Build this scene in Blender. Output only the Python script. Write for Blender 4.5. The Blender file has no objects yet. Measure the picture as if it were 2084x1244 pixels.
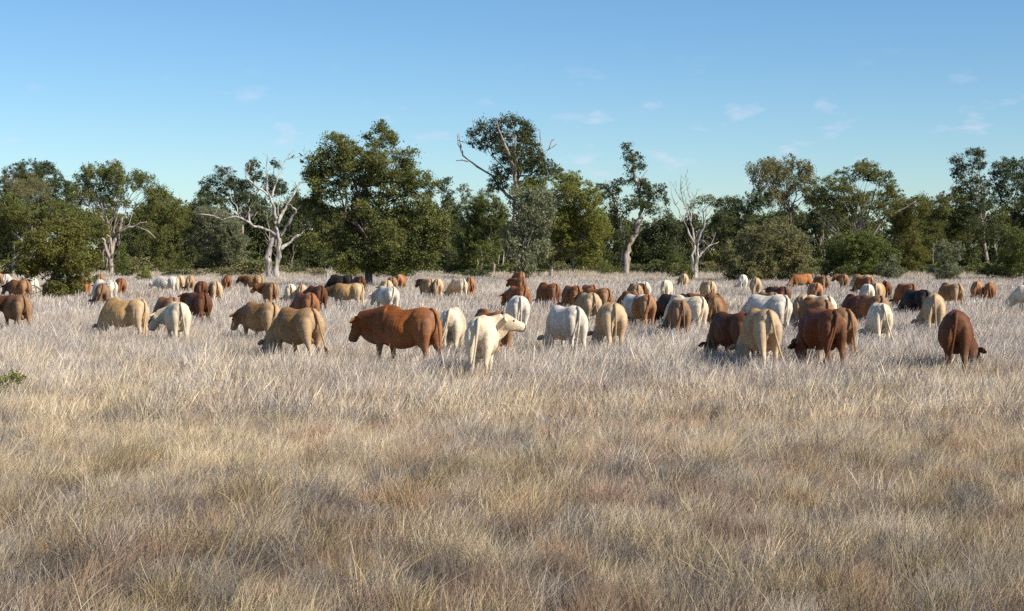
import bpy, math, random
import numpy as np
from mathutils import Vector, Matrix

random.seed(7)
RNG = np.random.default_rng(7)
SC = bpy.context.scene
COL = SC.collection

# ------------------------------------------------------------------ camera, sky, sun, exposure
W_PX, H_PX, F_PX, HORIZON, CAM_H = 2084.0, 1244.0, 3184.0, 522.0, 2.67
TILT = math.atan((H_PX / 2 - HORIZON) / F_PX)
cam_data = bpy.data.cameras.new('camera')
cam_data.sensor_width = 36.0
cam_data.lens = 36.0 * F_PX / W_PX
cam_data.clip_end = 8000
cam = bpy.data.objects.new('camera', cam_data)
COL.objects.link(cam)
cam.location = (0, 0, CAM_H)
cam.rotation_euler = (math.pi / 2 - TILT, 0, 0)
SC.camera = cam

SUN_EL, SUN_AZ = math.radians(37), math.radians(122)     # azimuth clockwise from +Y (the view direction)
world = bpy.data.worlds.new('World')
SC.world = world
world.use_nodes = True
wn, wl = world.node_tree.nodes, world.node_tree.links
wn.clear()
w_out = wn.new('ShaderNodeOutputWorld')
w_bg = wn.new('ShaderNodeBackground')
w_sky = wn.new('ShaderNodeTexSky')
w_sky.sky_type = 'NISHITA'
w_sky.sun_disc = False
w_sky.sun_elevation = SUN_EL
w_sky.sun_rotation = SUN_AZ
w_sky.altitude = 300
w_sky.air_density = 1.0
w_sky.dust_density = 0.2
w_sky.ozone_density = 3.0
w_bg.inputs['Strength'].default_value = 0.08
# thin scattered clouds low over the horizon, all the way round
w_tc = wn.new('ShaderNodeTexCoord')
w_map = wn.new('ShaderNodeMapping')
w_map.inputs['Scale'].default_value = (1, 1, 2.6)
w_map.inputs['Location'].default_value = (7.7, 2.2, 0.9)
w_noise = wn.new('ShaderNodeTexNoise')
w_noise.inputs['Scale'].default_value = 26.0
w_noise.inputs['Detail'].default_value = 6.0
w_noise.inputs['Roughness'].default_value = 0.55
w_ramp = wn.new('ShaderNodeValToRGB')
w_ramp.color_ramp.elements[0].position = 0.575
w_ramp.color_ramp.elements[1].position = 0.76
w_mix = wn.new('ShaderNodeMixRGB')
w_mix.inputs['Color2'].default_value = (6.4, 6.6, 8.2, 1)
w_fac = wn.new('ShaderNodeMath'); w_fac.operation = 'MULTIPLY'; w_fac.inputs[1].default_value = 0.7
w_hsv = wn.new('ShaderNodeHueSaturation')
w_hsv.inputs['Saturation'].default_value = 1.15
wl.new(w_tc.outputs['Generated'], w_map.inputs['Vector'])
wl.new(w_map.outputs['Vector'], w_noise.inputs['Vector'])
wl.new(w_noise.outputs['Fac'], w_ramp.inputs['Fac'])
w_sep = wn.new('ShaderNodeSeparateXYZ'); wl.new(w_tc.outputs['Generated'], w_sep.inputs['Vector'])
w_low = wn.new('ShaderNodeMapRange'); w_low.interpolation_type = 'SMOOTHSTEP'
w_low.inputs['From Min'].default_value = 0.14; w_low.inputs['From Max'].default_value = 0.07
wl.new(w_sep.outputs['Z'], w_low.inputs['Value'])
w_mul = wn.new('ShaderNodeMath'); w_mul.operation = 'MULTIPLY'
wl.new(w_ramp.outputs['Color'], w_mul.inputs[0]); wl.new(w_low.outputs['Result'], w_mul.inputs[1])
wl.new(w_mul.outputs['Value'], w_fac.inputs[0])
wl.new(w_sky.outputs['Color'], w_hsv.inputs['Color'])
w_tint = wn.new('ShaderNodeMixRGB'); w_tint.blend_type = 'MULTIPLY'; w_tint.inputs['Fac'].default_value = 1.0
w_tint.inputs['Color2'].default_value = (0.86, 1.0, 1.10, 1)
wl.new(w_hsv.outputs['Color'], w_tint.inputs['Color1'])
wl.new(w_tint.outputs['Color'], w_mix.inputs['Color1'])
wl.new(w_fac.outputs['Value'], w_mix.inputs['Fac'])
wl.new(w_mix.outputs['Color'], w_bg.inputs['Color'])
wl.new(w_bg.outputs['Background'], w_out.inputs['Surface'])

sun_data = bpy.data.lights.new('sun', 'SUN')
sun_data.energy = 5.0
sun_data.angle = math.radians(0.53)
sun_data.color = (1.0, 0.92, 0.79)
sun = bpy.data.objects.new('sun', sun_data)
COL.objects.link(sun)
sun_dir = Vector((math.sin(SUN_AZ) * math.cos(SUN_EL), math.cos(SUN_AZ) * math.cos(SUN_EL), math.sin(SUN_EL)))
sun.rotation_euler = sun_dir.to_track_quat('Z', 'Y').to_euler()
sun.location = sun_dir * 60

SC.view_settings.view_transform = 'Standard'
SC.view_settings.look = 'None'
SC.view_settings.exposure = 0.55
SC.view_settings.gamma = 1.0
SC.view_settings.use_curve_mapping = False
SC.render.engine = 'CYCLES'
SC.cycles.use_denoising = False
SC.cycles.max_bounces = 6
SC.cycles.diffuse_bounces = 3
SC.cycles.transmission_bounces = 4
SC.cycles.transparent_max_bounces = 4

# ------------------------------------------------------------------ helpers
CT, ST = math.cos(TILT), math.sin(TILT)

def at(px, py, y):
    """world point seen at photograph pixel (px, py) at depth y along the view"""
    a, b = (px - W_PX / 2) / F_PX, (H_PX / 2 - py) / F_PX
    dy, dz = CT + b * ST, -ST + b * CT
    t = y / dy
    return Vector((a * t, y, CAM_H + dz * t))

def ground_depth(py):
    b = (H_PX / 2 - py) / F_PX
    dy, dz = CT + b * ST, -ST + b * CT
    return dy * (-CAM_H / dz)

def project(v):
    """(n,3) world -> pixel x, y"""
    rx, ry, rz = v[:, 0], v[:, 1], v[:, 2] - CAM_H
    depth = ry * CT - rz * ST
    up = ry * ST + rz * CT
    return W_PX / 2 + F_PX * rx / depth, H_PX / 2 - F_PX * up / depth

def tag(o, label=None, cat=None, group=None, kind=None):
    if label: o['label'] = label
    if cat: o['category'] = cat
    if group: o['group'] = group
    if kind: o['kind'] = kind
    return o

def mesh_np(name, verts, quads=None, tris=None, attrs=None, smooth=False):
    me = bpy.data.meshes.new(name)
    verts = np.asarray(verts, dtype=np.float32).reshape(-1, 3)
    nq = 0 if quads is None else len(quads)
    nt = 0 if tris is None else len(tris)
    me.vertices.add(len(verts))
    me.vertices.foreach_set('co', verts.ravel())
    idx = []
    if nq: idx.append(np.asarray(quads, dtype=np.int32).ravel())
    if nt: idx.append(np.asarray(tris, dtype=np.int32).ravel())
    if idx:
        idx = np.concatenate(idx)
        me.loops.add(len(idx))
        me.loops.foreach_set('vertex_index', idx)
        me.polygons.add(nq + nt)
        start = np.concatenate([np.arange(nq) * 4, nq * 4 + np.arange(nt) * 3]).astype(np.int32)
        me.polygons.foreach_set('loop_start', start)
        if smooth:
            me.polygons.foreach_set('use_smooth', np.ones(nq + nt, dtype=bool))
    for k, (typ, arr) in (attrs or {}).items():
        at_ = me.attributes.new(k, typ, 'POINT')
        field = {'FLOAT': 'value', 'INT': 'value', 'FLOAT_VECTOR': 'vector', 'FLOAT_COLOR': 'color'}[typ]
        at_.data.foreach_set(field, np.asarray(arr, dtype=np.int32 if typ == 'INT' else np.float32).ravel())
    me.update(calc_edges=True)
    me.validate()
    return me

def link(name, me, parent=None, loc=None, rotz=None):
    o = bpy.data.objects.new(name, me)
    COL.objects.link(o)
    if parent is not None: o.parent = parent
    if loc is not None: o.location = loc
    if rotz is not None: o.rotation_euler = (0, 0, rotz)
    return o

class Soup:
    """collects lofted tubes into one mesh"""
    def __init__(self): self.v, self.f = [], []
    def ring_loft(self, rings):
        n, b = len(rings[0]), len(self.v)
        for r in rings: self.v.extend([tuple(p) for p in r])
        for i in range(len(rings) - 1):
            for k in range(n):
                a, c = b + i * n + k, b + i * n + (k + 1) % n
                self.f.append((a, c, c + n, a + n))
        self.f.append(tuple(b + k for k in reversed(range(n))))
        self.f.append(tuple(b + (len(rings) - 1) * n + k for k in range(n)))
    def tube(self, pts, radii, n=7):
        pts = [Vector(p) for p in pts]
        rings, ref = [], Vector((0.31, 0.87, 0.39)).normalized()
        for i, p in enumerate(pts):
            d = (pts[min(i + 1, len(pts) - 1)] - pts[max(i - 1, 0)])
            d = d.normalized() if d.length > 1e-6 else Vector((0, 0, 1))
            s = d.cross(ref)
            if s.length < 1e-3: s = d.cross(Vector((1, 0, 0)))
            s.normalize(); u = s.cross(d).normalized()
            rings.append([p + (s * math.cos(2 * math.pi * k / n) + u * math.sin(2 * math.pi * k / n)) * radii[i] for k in range(n)])
        self.ring_loft(rings)
    def ball(self, c, r, n=10, m=7, scale=(1, 1, 1)):
        rings = []
        for i in range(1, m):
            th = math.pi * i / m
            rings.append([(c[0] + r * scale[0] * math.sin(th) * math.cos(2 * math.pi * k / n),
                           c[1] + r * scale[1] * math.sin(th) * math.sin(2 * math.pi * k / n),
                           c[2] - r * scale[2] * math.cos(th)) for k in range(n)])
        self.ring_loft(rings)
    def mesh(self, name, mat=None, smooth=True):
        me = bpy.data.meshes.new(name)
        me.from_pydata(self.v, [], self.f)
        if smooth: me.polygons.foreach_set('use_smooth', np.ones(len(me.polygons), dtype=bool))
        if mat: me.materials.append(mat)
        me.update()
        return me

def value_noise(x, y, scale, seed):
    r = np.random.default_rng(seed).random((256, 256)).astype(np.float32)
    u, v = x / scale, y / scale
    iu, iv = np.floor(u).astype(int), np.floor(v).astype(int)
    fu, fv = u - iu, v - iv
    fu, fv = fu * fu * (3 - 2 * fu), fv * fv * (3 - 2 * fv)
    g = lambda a, b: r[a % 256, b % 256]
    return (g(iu, iv) * (1 - fu) + g(iu + 1, iv) * fu) * (1 - fv) + (g(iu, iv + 1) * (1 - fu) + g(iu + 1, iv + 1) * fu) * fv

# ------------------------------------------------------------------ materials
def new_mat(name):
    m = bpy.data.materials.new(name); m.use_nodes = True
    nt = m.node_tree; nt.nodes.clear()
    return m, nt.nodes, nt.links

def principled(n, rough=0.7, spec=0.2):
    p = n.new('ShaderNodeBsdfPrincipled')
    p.inputs['Roughness'].default_value = rough
    p.inputs['Specular IOR Level'].default_value = spec
    return p

def mat_ground():
    m, n, l = new_mat('dry_soil')
    o = n.new('ShaderNodeOutputMaterial'); p = principled(n, 0.95, 0.05)
    tc = n.new('ShaderNodeTexCoord')
    n1 = n.new('ShaderNodeTexNoise'); n1.inputs['Scale'].default_value = 0.35; n1.inputs['Detail'].default_value = 8
    n2 = n.new('ShaderNodeTexNoise'); n2.inputs['Scale'].default_value = 9.0; n2.inputs['Detail'].default_value = 8
    mx = n.new('ShaderNodeMixRGB'); mx.inputs['Fac'].default_value = 0.5
    r = n.new('ShaderNodeValToRGB')
    r.color_ramp.elements[0].position = 0.3; r.color_ramp.elements[0].color = (0.11, 0.08, 0.06, 1)
    r.color_ramp.elements[1].position = 0.7; r.color_ramp.elements[1].color = (0.26, 0.21, 0.165, 1)
    b = n.new('ShaderNodeBump'); b.inputs['Strength'].default_value = 0.6; b.inputs['Distance'].default_value = 0.05
    l.new(tc.outputs['Object'], n1.inputs['Vector']); l.new(tc.outputs['Object'], n2.inputs['Vector'])
    l.new(n1.outputs['Fac'], mx.inputs['Color1']); l.new(n2.outputs['Fac'], mx.inputs['Color2'])
    l.new(mx.outputs['Color'], r.inputs['Fac']); l.new(r.outputs['Color'], p.inputs['Base Color'])
    l.new(n2.outputs['Fac'], b.inputs['Height']); l.new(b.outputs['Normal'], p.inputs['Normal'])
    l.new(p.outputs['BSDF'], o.inputs['Surface'])
    return m

def mat_grass():
    m, n, l = new_mat('dry_grass')
    o = n.new('ShaderNodeOutputMaterial'); p = principled(n, 0.6, 0.25)
    t = n.new('ShaderNodeBsdfTranslucent'); ms = n.new('ShaderNodeMixShader'); ms.inputs['Fac'].default_value = 0.15
    a = n.new('ShaderNodeAttribute'); a.attribute_type = 'INSTANCER'; a.attribute_name = 'tint'
    b = n.new('ShaderNodeAttribute'); b.attribute_type = 'GEOMETRY'; b.attribute_name = 'tone'
    mu = n.new('ShaderNodeVectorMath'); mu.operation = 'MULTIPLY'
    l.new(a.outputs['Color'], mu.inputs[0]); l.new(b.outputs['Vector'], mu.inputs[1])
    l.new(mu.outputs['Vector'], p.inputs['Base Color']); l.new(mu.outputs['Vector'], t.inputs['Color'])
    l.new(p.outputs['BSDF'], ms.inputs[1]); l.new(t.outputs['BSDF'], ms.inputs[2])
    l.new(ms.outputs['Shader'], o.inputs['Surface'])
    return m

def mat_leaf(name, col, trans=0.3):
    m, n, l = new_mat(name)
    o = n.new('ShaderNodeOutputMaterial'); p = principled(n, 0.62, 0.16)
    t = n.new('ShaderNodeBsdfTranslucent'); ms = n.new('ShaderNodeMixShader'); ms.inputs['Fac'].default_value = trans
    b = n.new('ShaderNodeAttribute'); b.attribute_type = 'GEOMETRY'; b.attribute_name = 'tone'
    mu = n.new('ShaderNodeVectorMath'); mu.operation = 'MULTIPLY'; mu.inputs[1].default_value = col
    l.new(b.outputs['Vector'], mu.inputs[0])
    l.new(mu.outputs['Vector'], p.inputs['Base Color']); l.new(mu.outputs['Vector'], t.inputs['Color'])
    l.new(p.outputs['BSDF'], ms.inputs[1]); l.new(t.outputs['BSDF'], ms.inputs[2])
    l.new(ms.outputs['Shader'], o.inputs['Surface'])
    return m

def mat_bark(name, c0, c1, scale=3.0):
    m, n, l = new_mat(name)
    o = n.new('ShaderNodeOutputMaterial'); p = principled(n, 0.85, 0.1)
    tc = n.new('ShaderNodeTexCoord'); mp = n.new('ShaderNodeMapping'); mp.inputs['Scale'].default_value = (1, 1, 0.25)
    nz = n.new('ShaderNodeTexNoise'); nz.inputs['Scale'].default_value = scale; nz.inputs['Detail'].default_value = 8
    r = n.new('ShaderNodeValToRGB')
    r.color_ramp.elements[0].position = 0.36; r.color_ramp.elements[0].color = (*c0, 1)
    r.color_ramp.elements[1].position = 0.62; r.color_ramp.elements[1].color = (*c1, 1)
    b = n.new('ShaderNodeBump'); b.inputs['Strength'].default_value = 0.7; b.inputs['Distance'].default_value = 0.05
    l.new(tc.outputs['Object'], mp.inputs['Vector']); l.new(mp.outputs['Vector'], nz.inputs['Vector'])
    l.new(nz.outputs['Fac'], r.inputs['Fac']); l.new(r.outputs['Color'], p.inputs['Base Color'])
    l.new(nz.outputs['Fac'], b.inputs['Height']); l.new(b.outputs['Normal'], p.inputs['Normal'])
    l.new(p.outputs['BSDF'], o.inputs['Surface'])
    return m

def mat_coat():
    """short cattle hair; the coat colour is the object's own colour, 'pale' whitens legs, inner rump and belly"""
    m, n, l = new_mat('cattle_coat')
    o = n.new('ShaderNodeOutputMaterial'); p = principled(n, 0.60, 0.14)
    p.inputs['Sheen Weight'].default_value = 0.0
    oi = n.new('ShaderNodeObjectInfo'); tc = n.new('ShaderNodeTexCoord')
    off = n.new('ShaderNodeVectorMath'); off.operation = 'ADD'
    rnd = n.new('ShaderNodeMath'); rnd.operation = 'MULTIPLY'; rnd.inputs[1].default_value = 40
    l.new(oi.outputs['Random'], rnd.inputs[0]); l.new(tc.outputs['Object'], off.inputs[0]); l.new(rnd.outputs['Value'], off.inputs[1])
    nz = n.new('ShaderNodeTexNoise'); nz.inputs['Scale'].default_value = 2.6; nz.inputs['Detail'].default_value = 5
    l.new(off.outputs['Vector'], nz.inputs['Vector'])
    mr = n.new('ShaderNodeMapRange'); mr.inputs['From Min'].default_value = 0.3; mr.inputs['From Max'].default_value = 0.7
    mr.inputs['To Min'].default_value = 0.62; mr.inputs['To Max'].default_value = 1.3
    l.new(nz.outputs['Fac'], mr.inputs['Value'])
    st = n.new('ShaderNodeMapping'); st.inputs['Scale'].default_value = (9, 26, 30); l.new(off.outputs['Vector'], st.inputs['Vector'])
    nh = n.new('ShaderNodeTexNoise'); nh.inputs['Scale'].default_value = 1.0; nh.inputs['Detail'].default_value = 6; l.new(st.outputs['Vector'], nh.inputs['Vector'])
    mh = n.new('ShaderNodeMapRange'); mh.inputs['From Min'].default_value = 0.3; mh.inputs['From Max'].default_value = 0.7
    mh.inputs['To Min'].default_value = 0.80; mh.inputs['To Max'].default_value = 1.18
    l.new(nh.outputs['Fac'], mh.inputs['Value'])
    mm = n.new('ShaderNodeMath'); mm.operation = 'MULTIPLY'; l.new(mr.outputs['Result'], mm.inputs[0]); l.new(mh.outputs['Result'], mm.inputs[1])
    mul0 = n.new('ShaderNodeVectorMath'); mul0.operation = 'MULTIPLY'
    l.new(oi.outputs['Color'], mul0.inputs[0]); l.new(mm.outputs['Value'], mul0.inputs[1])
    # darker neck, face and shoulders where the animal has them
    s0 = n.new('ShaderNodeSeparateXYZ'); l.new(tc.outputs['Object'], s0.inputs['Vector'])
    wv = n.new('ShaderNodeMath'); wv.operation = 'MULTIPLY_ADD'; wv.inputs[1].default_value = 0.7; l.new(nz.outputs['Fac'], wv.inputs[0]); l.new(s0.outputs['X'], wv.inputs[2])
    xf = n.new('ShaderNodeMapRange'); xf.inputs['From Min'].default_value = 0.35; xf.inputs['From Max'].default_value = 1.05; l.new(wv.outputs['Value'], xf.inputs['Value'])
    pt = n.new('ShaderNodeAttribute'); pt.attribute_type = 'OBJECT'; pt.attribute_name = 'points'
    ptm = n.new('ShaderNodeMath'); ptm.operation = 'MULTIPLY'; l.new(xf.outputs['Result'], ptm.inputs[0]); l.new(pt.outputs['Fac'], ptm.inputs[1])
    mul = n.new('ShaderNodeMixRGB'); mul.inputs['Color2'].default_value = (0.055, 0.022, 0.012, 1)
    l.new(ptm.outputs['Value'], mul.inputs['Fac']); l.new(mul0.outputs['Vector'], mul.inputs['Color1'])
    # pale lower legs / inner buttocks (pigment of the animal)
    sx = n.new('ShaderNodeSeparateXYZ'); l.new(tc.outputs['Object'], sx.inputs['Vector'])
    zl = n.new('ShaderNodeMapRange'); zl.inputs['From Min'].default_value = 0.95; zl.inputs['From Max'].default_value = 0.45
    l.new(sx.outputs['Z'], zl.inputs['Value'])
    xr = n.new('ShaderNodeMapRange'); xr.inputs['From Min'].default_value = -0.45; xr.inputs['From Max'].default_value = -0.85
    l.new(sx.outputs['X'], xr.inputs['Value'])
    mxm = n.new('ShaderNodeMath'); mxm.operation = 'MAXIMUM'; l.new(zl.outputs['Result'], mxm.inputs[0])
    xh = n.new('ShaderNodeMath'); xh.operation = 'MULTIPLY'; xh.inputs[1].default_value = 0.8; l.new(xr.outputs['Result'], xh.inputs[0])
    l.new(xh.outputs['Value'], mxm.inputs[1])
    pa = n.new('ShaderNodeAttribute'); pa.attribute_type = 'OBJECT'; pa.attribute_name = 'pale'
    pm = n.new('ShaderNodeMath'); pm.operation = 'MULTIPLY'; l.new(mxm.outputs['Value'], pm.inputs[0]); l.new(pa.outputs['Fac'], pm.inputs[1])
    mx = n.new('ShaderNodeMixRGB'); mx.inputs['Color2'].default_value = (0.66, 0.55, 0.41, 1)
    l.new(pm.outputs['Value'], mx.inputs['Fac']); l.new(mul.outputs['Color'], mx.inputs['Color1'])
    l.new(mx.outputs['Color'], p.inputs['Base Color'])
    hz = n.new('ShaderNodeTexNoise'); hz.inputs['Scale'].default_value = 34; hz.inputs['Detail'].default_value = 3
    l.new(tc.outputs['Object'], hz.inputs['Vector'])
    b = n.new('ShaderNodeBump'); b.inputs['Strength'].default_value = 0.45; b.inputs['Distance'].default_value = 0.02
    l.new(hz.outputs['Fac'], b.inputs['Height']); l.new(b.outputs['Normal'], p.inputs['Normal'])
    l.new(p.outputs['BSDF'], o.inputs['Surface'])
    return m

def mat_plain(name, col, rough=0.6):
    m, n, l = new_mat(name)
    o = n.new('ShaderNodeOutputMaterial'); p = principled(n, rough, 0.3)
    tc = n.new('ShaderNodeTexCoord'); nz = n.new('ShaderNodeTexNoise'); nz.inputs['Scale'].default_value = 25
    mx = n.new('ShaderNodeMixRGB'); mx.inputs['Color1'].default_value = (*col, 1); mx.inputs['Color2'].default_value = (*[c * 0.6 for c in col], 1)
    l.new(tc.outputs['Object'], nz.inputs['Vector']); l.new(nz.outputs['Fac'], mx.inputs['Fac'])
    l.new(mx.outputs['Color'], p.inputs['Base Color']); l.new(p.outputs['BSDF'], o.inputs['Surface'])
    return m

GROUND, GRASS, COAT = mat_ground(), mat_grass(), mat_coat()
DARK_SKIN = mat_plain('dark_skin', (0.035, 0.025, 0.022), 0.45)
FEATHER = mat_plain('black_feather', (0.02, 0.02, 0.025), 0.5)
BARK_DEAD = mat_bark('weathered_wood', (0.15, 0.125, 0.11), (0.50, 0.455, 0.415))
BARK_GUM = mat_bark('gum_bark', (0.17, 0.13, 0.105), (0.44, 0.375, 0.32))
BARK_DARK = mat_bark('dark_bark', (0.05, 0.04, 0.032), (0.17, 0.135, 0.11))
LEAF = {
    'olive':  mat_leaf('olive_leaf', (0.148, 0.160, 0.050)),
    'yellow': mat_leaf('yellow_green_leaf', (0.200, 0.212, 0.052)),
    'dark':   mat_leaf('dark_leaf', (0.084, 0.102, 0.044)),
    'grey':   mat_leaf('grey_green_leaf', (0.190, 0.205, 0.118)),
    'bush':   mat_leaf('khaki_leaf', (0.200, 0.192, 0.088)),
    'green':  mat_leaf('green_leaf', (0.124, 0.146, 0.042)),
    'warm':   mat_leaf('warm_olive_leaf', (0.150, 0.148, 0.038)),
    'scrub':  mat_leaf('scrub_leaf', (0.092, 0.108, 0.042)),
    'dryleaf': mat_leaf('dry_leaf', (0.24, 0.215, 0.105)),
}

# ------------------------------------------------------------------ ground
S = 3000.0
g = link('ground', mesh_np('ground', [(-S, -200, 0), (S, -200, 0), (S, 2 * S, 0), (-S, 2 * S, 0)], quads=[(0, 1, 2, 3)]))
g.data.materials.append(GROUND)
tag(g, 'dry pale soil under the grass of the paddock', 'ground', kind='structure')

# ------------------------------------------------------------------ trees
def leaf_cloud(blobs, kind, rng, leaf, clump, cover=2.6, droop=0.0, shell=0.55):
    """blobs: (cx,cy,cz,rx,ry,rz) metres. Leaf-sized quads gathered in clumps through each blob's volume."""
    P, C = [], []
    more = []
    for (cx, cy, cz, rx, ry, rz) in blobs:                              # lesser lobes break the outline
        for _ in range(4):
            d = rng.normal(size=3); d /= np.linalg.norm(d); k = rng.uniform(0.30, 0.52)
            more.append((cx + d[0] * rx * 0.95, cy + d[1] * ry * 0.95, cz + d[2] * rz * 0.95, rx * k, ry * k, rz * k))
    blobs = [(a, b, c, rx * 0.9, ry * 0.9, rz * 0.9) for a, b, c, rx, ry, rz in blobs] + more
    for (cx, cy, cz, rx, ry, rz) in blobs:
        area = math.pi * rx * rz
        n_leaf = max(40, int(area * cover * 1.35 / (leaf * leaf * 0.42 * 0.5)))
        n_cl = max(8, int(2.6 * area / (clump * clump)))
        d = rng.normal(size=(n_cl, 3)); d /= np.linalg.norm(d, axis=1)[:, None]
        r = (shell + (1.06 - shell) * rng.random(n_cl) ** 0.7)[:, None]
        cc = d * r * np.array([rx, ry, rz]) + np.array([cx, cy, cz])
        tone = 0.72 + 0.56 * rng.random(n_cl)
        size = clump * (0.35 + 0.75 * rng.random(n_cl))
        far_out = rng.random(n_cl) < 0.10
        cc[far_out] += d[far_out] * clump * 0.7; size[far_out] *= 0.5
        k = rng.integers(0, n_cl, n_leaf)
        off = rng.normal(size=(n_leaf, 3)) * 0.5 * size[k][:, None]
        off[:, 2] *= 0.75
        if droop: off[:, 2] -= droop * clump * rng.random(n_leaf) ** 1.5 * 2.0
        P.append(cc[k] + off); C.append(tone[k])
    P, C = np.concatenate(P), np.concatenate(C)
    keep = P[:, 2] > 0.05
    P, C = P[keep], C[keep]
    n = len(P)
    a = rng.normal(size=(n, 3)); a[:, 2] -= droop * 2.2
    a /= np.linalg.norm(a, axis=1)[:, None]
    b = np.cross(a, rng.normal(size=(n, 3))); b /= np.linalg.norm(b, axis=1)[:, None] + 1e-9
    L = (leaf * (0.6 + 0.8 * rng.random(n)))[:, None]; Wd = L * 0.21
    v = np.stack([P - a * L * 0.5, P + b * Wd, P + a * L * 0.5, P - b * Wd], axis=1).reshape(-1, 3)
    q = np.arange(n * 4).reshape(n, 4)
    t = C * (0.8 + 0.4 * rng.random(n)); warm = 0.9 + 0.25 * rng.random(n)
    tone = np.repeat(np.stack([t * warm, t, t * 0.95], axis=1), 4, axis=0)
    me = mesh_np('crown', v, quads=q, attrs={'tone': ('FLOAT_VECTOR', tone)})
    me.materials.append(LEAF[kind])
    return me

def bent(p0, p1, rng, n=5, wob=0.08):
    p0, p1 = Vector(p0), Vector(p1); L = (p1 - p0).length
    out = []
    for i in range(n + 1):
        t = i / n
        p = p0.lerp(p1, t)
        if 0 < i < n: p += Vector(rng.normal(size=3)) * wob * L * (0.6 if i == n - 1 else 1) * 0.6
        p.z += 0.10 * L * math.sin(math.pi * t) * (0.4)
        out.append(p)
    return out

def tree(name, label, cat, base, blobs, kind, bark, trunk_r=0.22, leaf=0.2, clump=0.55, cover=2.6, droop=0.0, group=None,
         extra_limbs=(), seed=0, shell=0.55, fork=0.38, limb_every=1, depth=None, stems=1, twigs=0):
    """base=(px,py) foot in the photograph; blobs=(px,py,rx,ry) in photograph pixels, turned into metres at the tree's own distance"""
    rng = np.random.default_rng(1000 + seed)
    d = depth or ground_depth(base[1])
    s = F_PX / d
    root = bpy.data.objects.new(name, None); COL.objects.link(root)
    p0 = at(base[0], base[1], d); p0.z = 0
    root.location = p0
    tag(root, label, cat, group)
    B = []
    for i, (bx, by, rx, ry) in enumerate(blobs):
        c = at(bx, by, d) - p0
        ry_m = min(max(rx, ry) / s, 3.0)
        B.append((c.x, float(rng.uniform(-0.9, 0.9)) * ry_m, c.z, rx / s, ry_m, ry / s))
    sp = Soup()
    top = max(b[2] for b in B); mx = float(np.mean([b[0] for b in B]))
    if trunk_r > 0:
        for st in range(stems):
            fz = top * fork * (0.85 + 0.3 * rng.random())
            fk = Vector((mx * fork * 0.7 + rng.normal() * 0.35 * (stems > 1), rng.normal() * 0.2, fz))
            foot = Vector((rng.normal() * 0.25 * (stems > 1), rng.normal() * 0.2 * (stems > 1), -0.15))
            tp = bent(foot, fk, rng, 5, 0.05)
            sp.tube(tp, [trunk_r * (1.25 if i == 0 else 1 - 0.08 * i) for i in range(6)], 9)
            for i, b in enumerate(B):
                if i % limb_every or (stems > 1 and i % stems != st): continue
                if b[2] < fz * 0.7:
                    st_p = tp[3]
                else:
                    st_p = fk
                L = (Vector(b[:3]) - st_p).length
                r0 = min(trunk_r * 0.45, 0.025 + 0.013 * L)
                pp = bent(st_p, (b[0], b[1], b[2] + 0.3 * b[5]), rng, 6, 0.10)
                sp.tube(pp, [r0 * (1 - 0.13 * k) for k in range(7)], 6)
                for _ in range(2 + twigs):
                    q0 = pp[int(rng.integers(3, 6))]
                    q1 = Vector(b[:3]) + Vector(rng.normal(size=3) * np.array([b[3], b[4], b[5]]) * 0.6)
                    sp.tube(bent(q0, q1, rng, 3, 0.12), [r0 * 0.4, r0 * 0.3, r0 * 0.2, r0 * 0.1], 5)
    for pts, r0, r1, slope in extra_limbs:
        add_limb_px(sp, pts, r0, r1, slope, d, p0, rng)
    if sp.v:
        link('trunk', sp.mesh('trunk', bark), root)
    if blobs:
        link('crown', leaf_cloud(B, kind, rng, leaf, clump, cover, droop, shell), root)
    return root

def add_limb_px(sp, pts, r0, r1, slope, d, p0, rng, start_dy=0.0):
    s = F_PX / d
    out, dy, prev = [], start_dy, None
    fine = []
    for i in range(len(pts) - 1):                       # subdivide with a little wander
        (x0, y0), (x1, y1) = pts[i], pts[i + 1]
        for k in range(3):
            t = k / 3
            fine.append((x0 + (x1 - x0) * t, y0 + (y1 - y0) * t))
    fine.append(pts[-1])
    for i, (x, y) in enumerate(fine):
        if prev: dy += slope * math.hypot(x - prev[0], y - prev[1]) / s
        w = 0 if i in (0, len(fine) - 1) else 0.32 * r0
        p = at(x + rng.normal() * w, y + rng.normal() * w, d) - p0
        p.y = dy; out.append(p); prev = (x, y)
    n = len(out)
    rr = [(r0 + (r1 - r0) * i / (n - 1)) / s * (1 + 0.14 * rng.normal()) for i in range(n)]
    sp.tube(out, rr, 8)
    return out, dy

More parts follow.
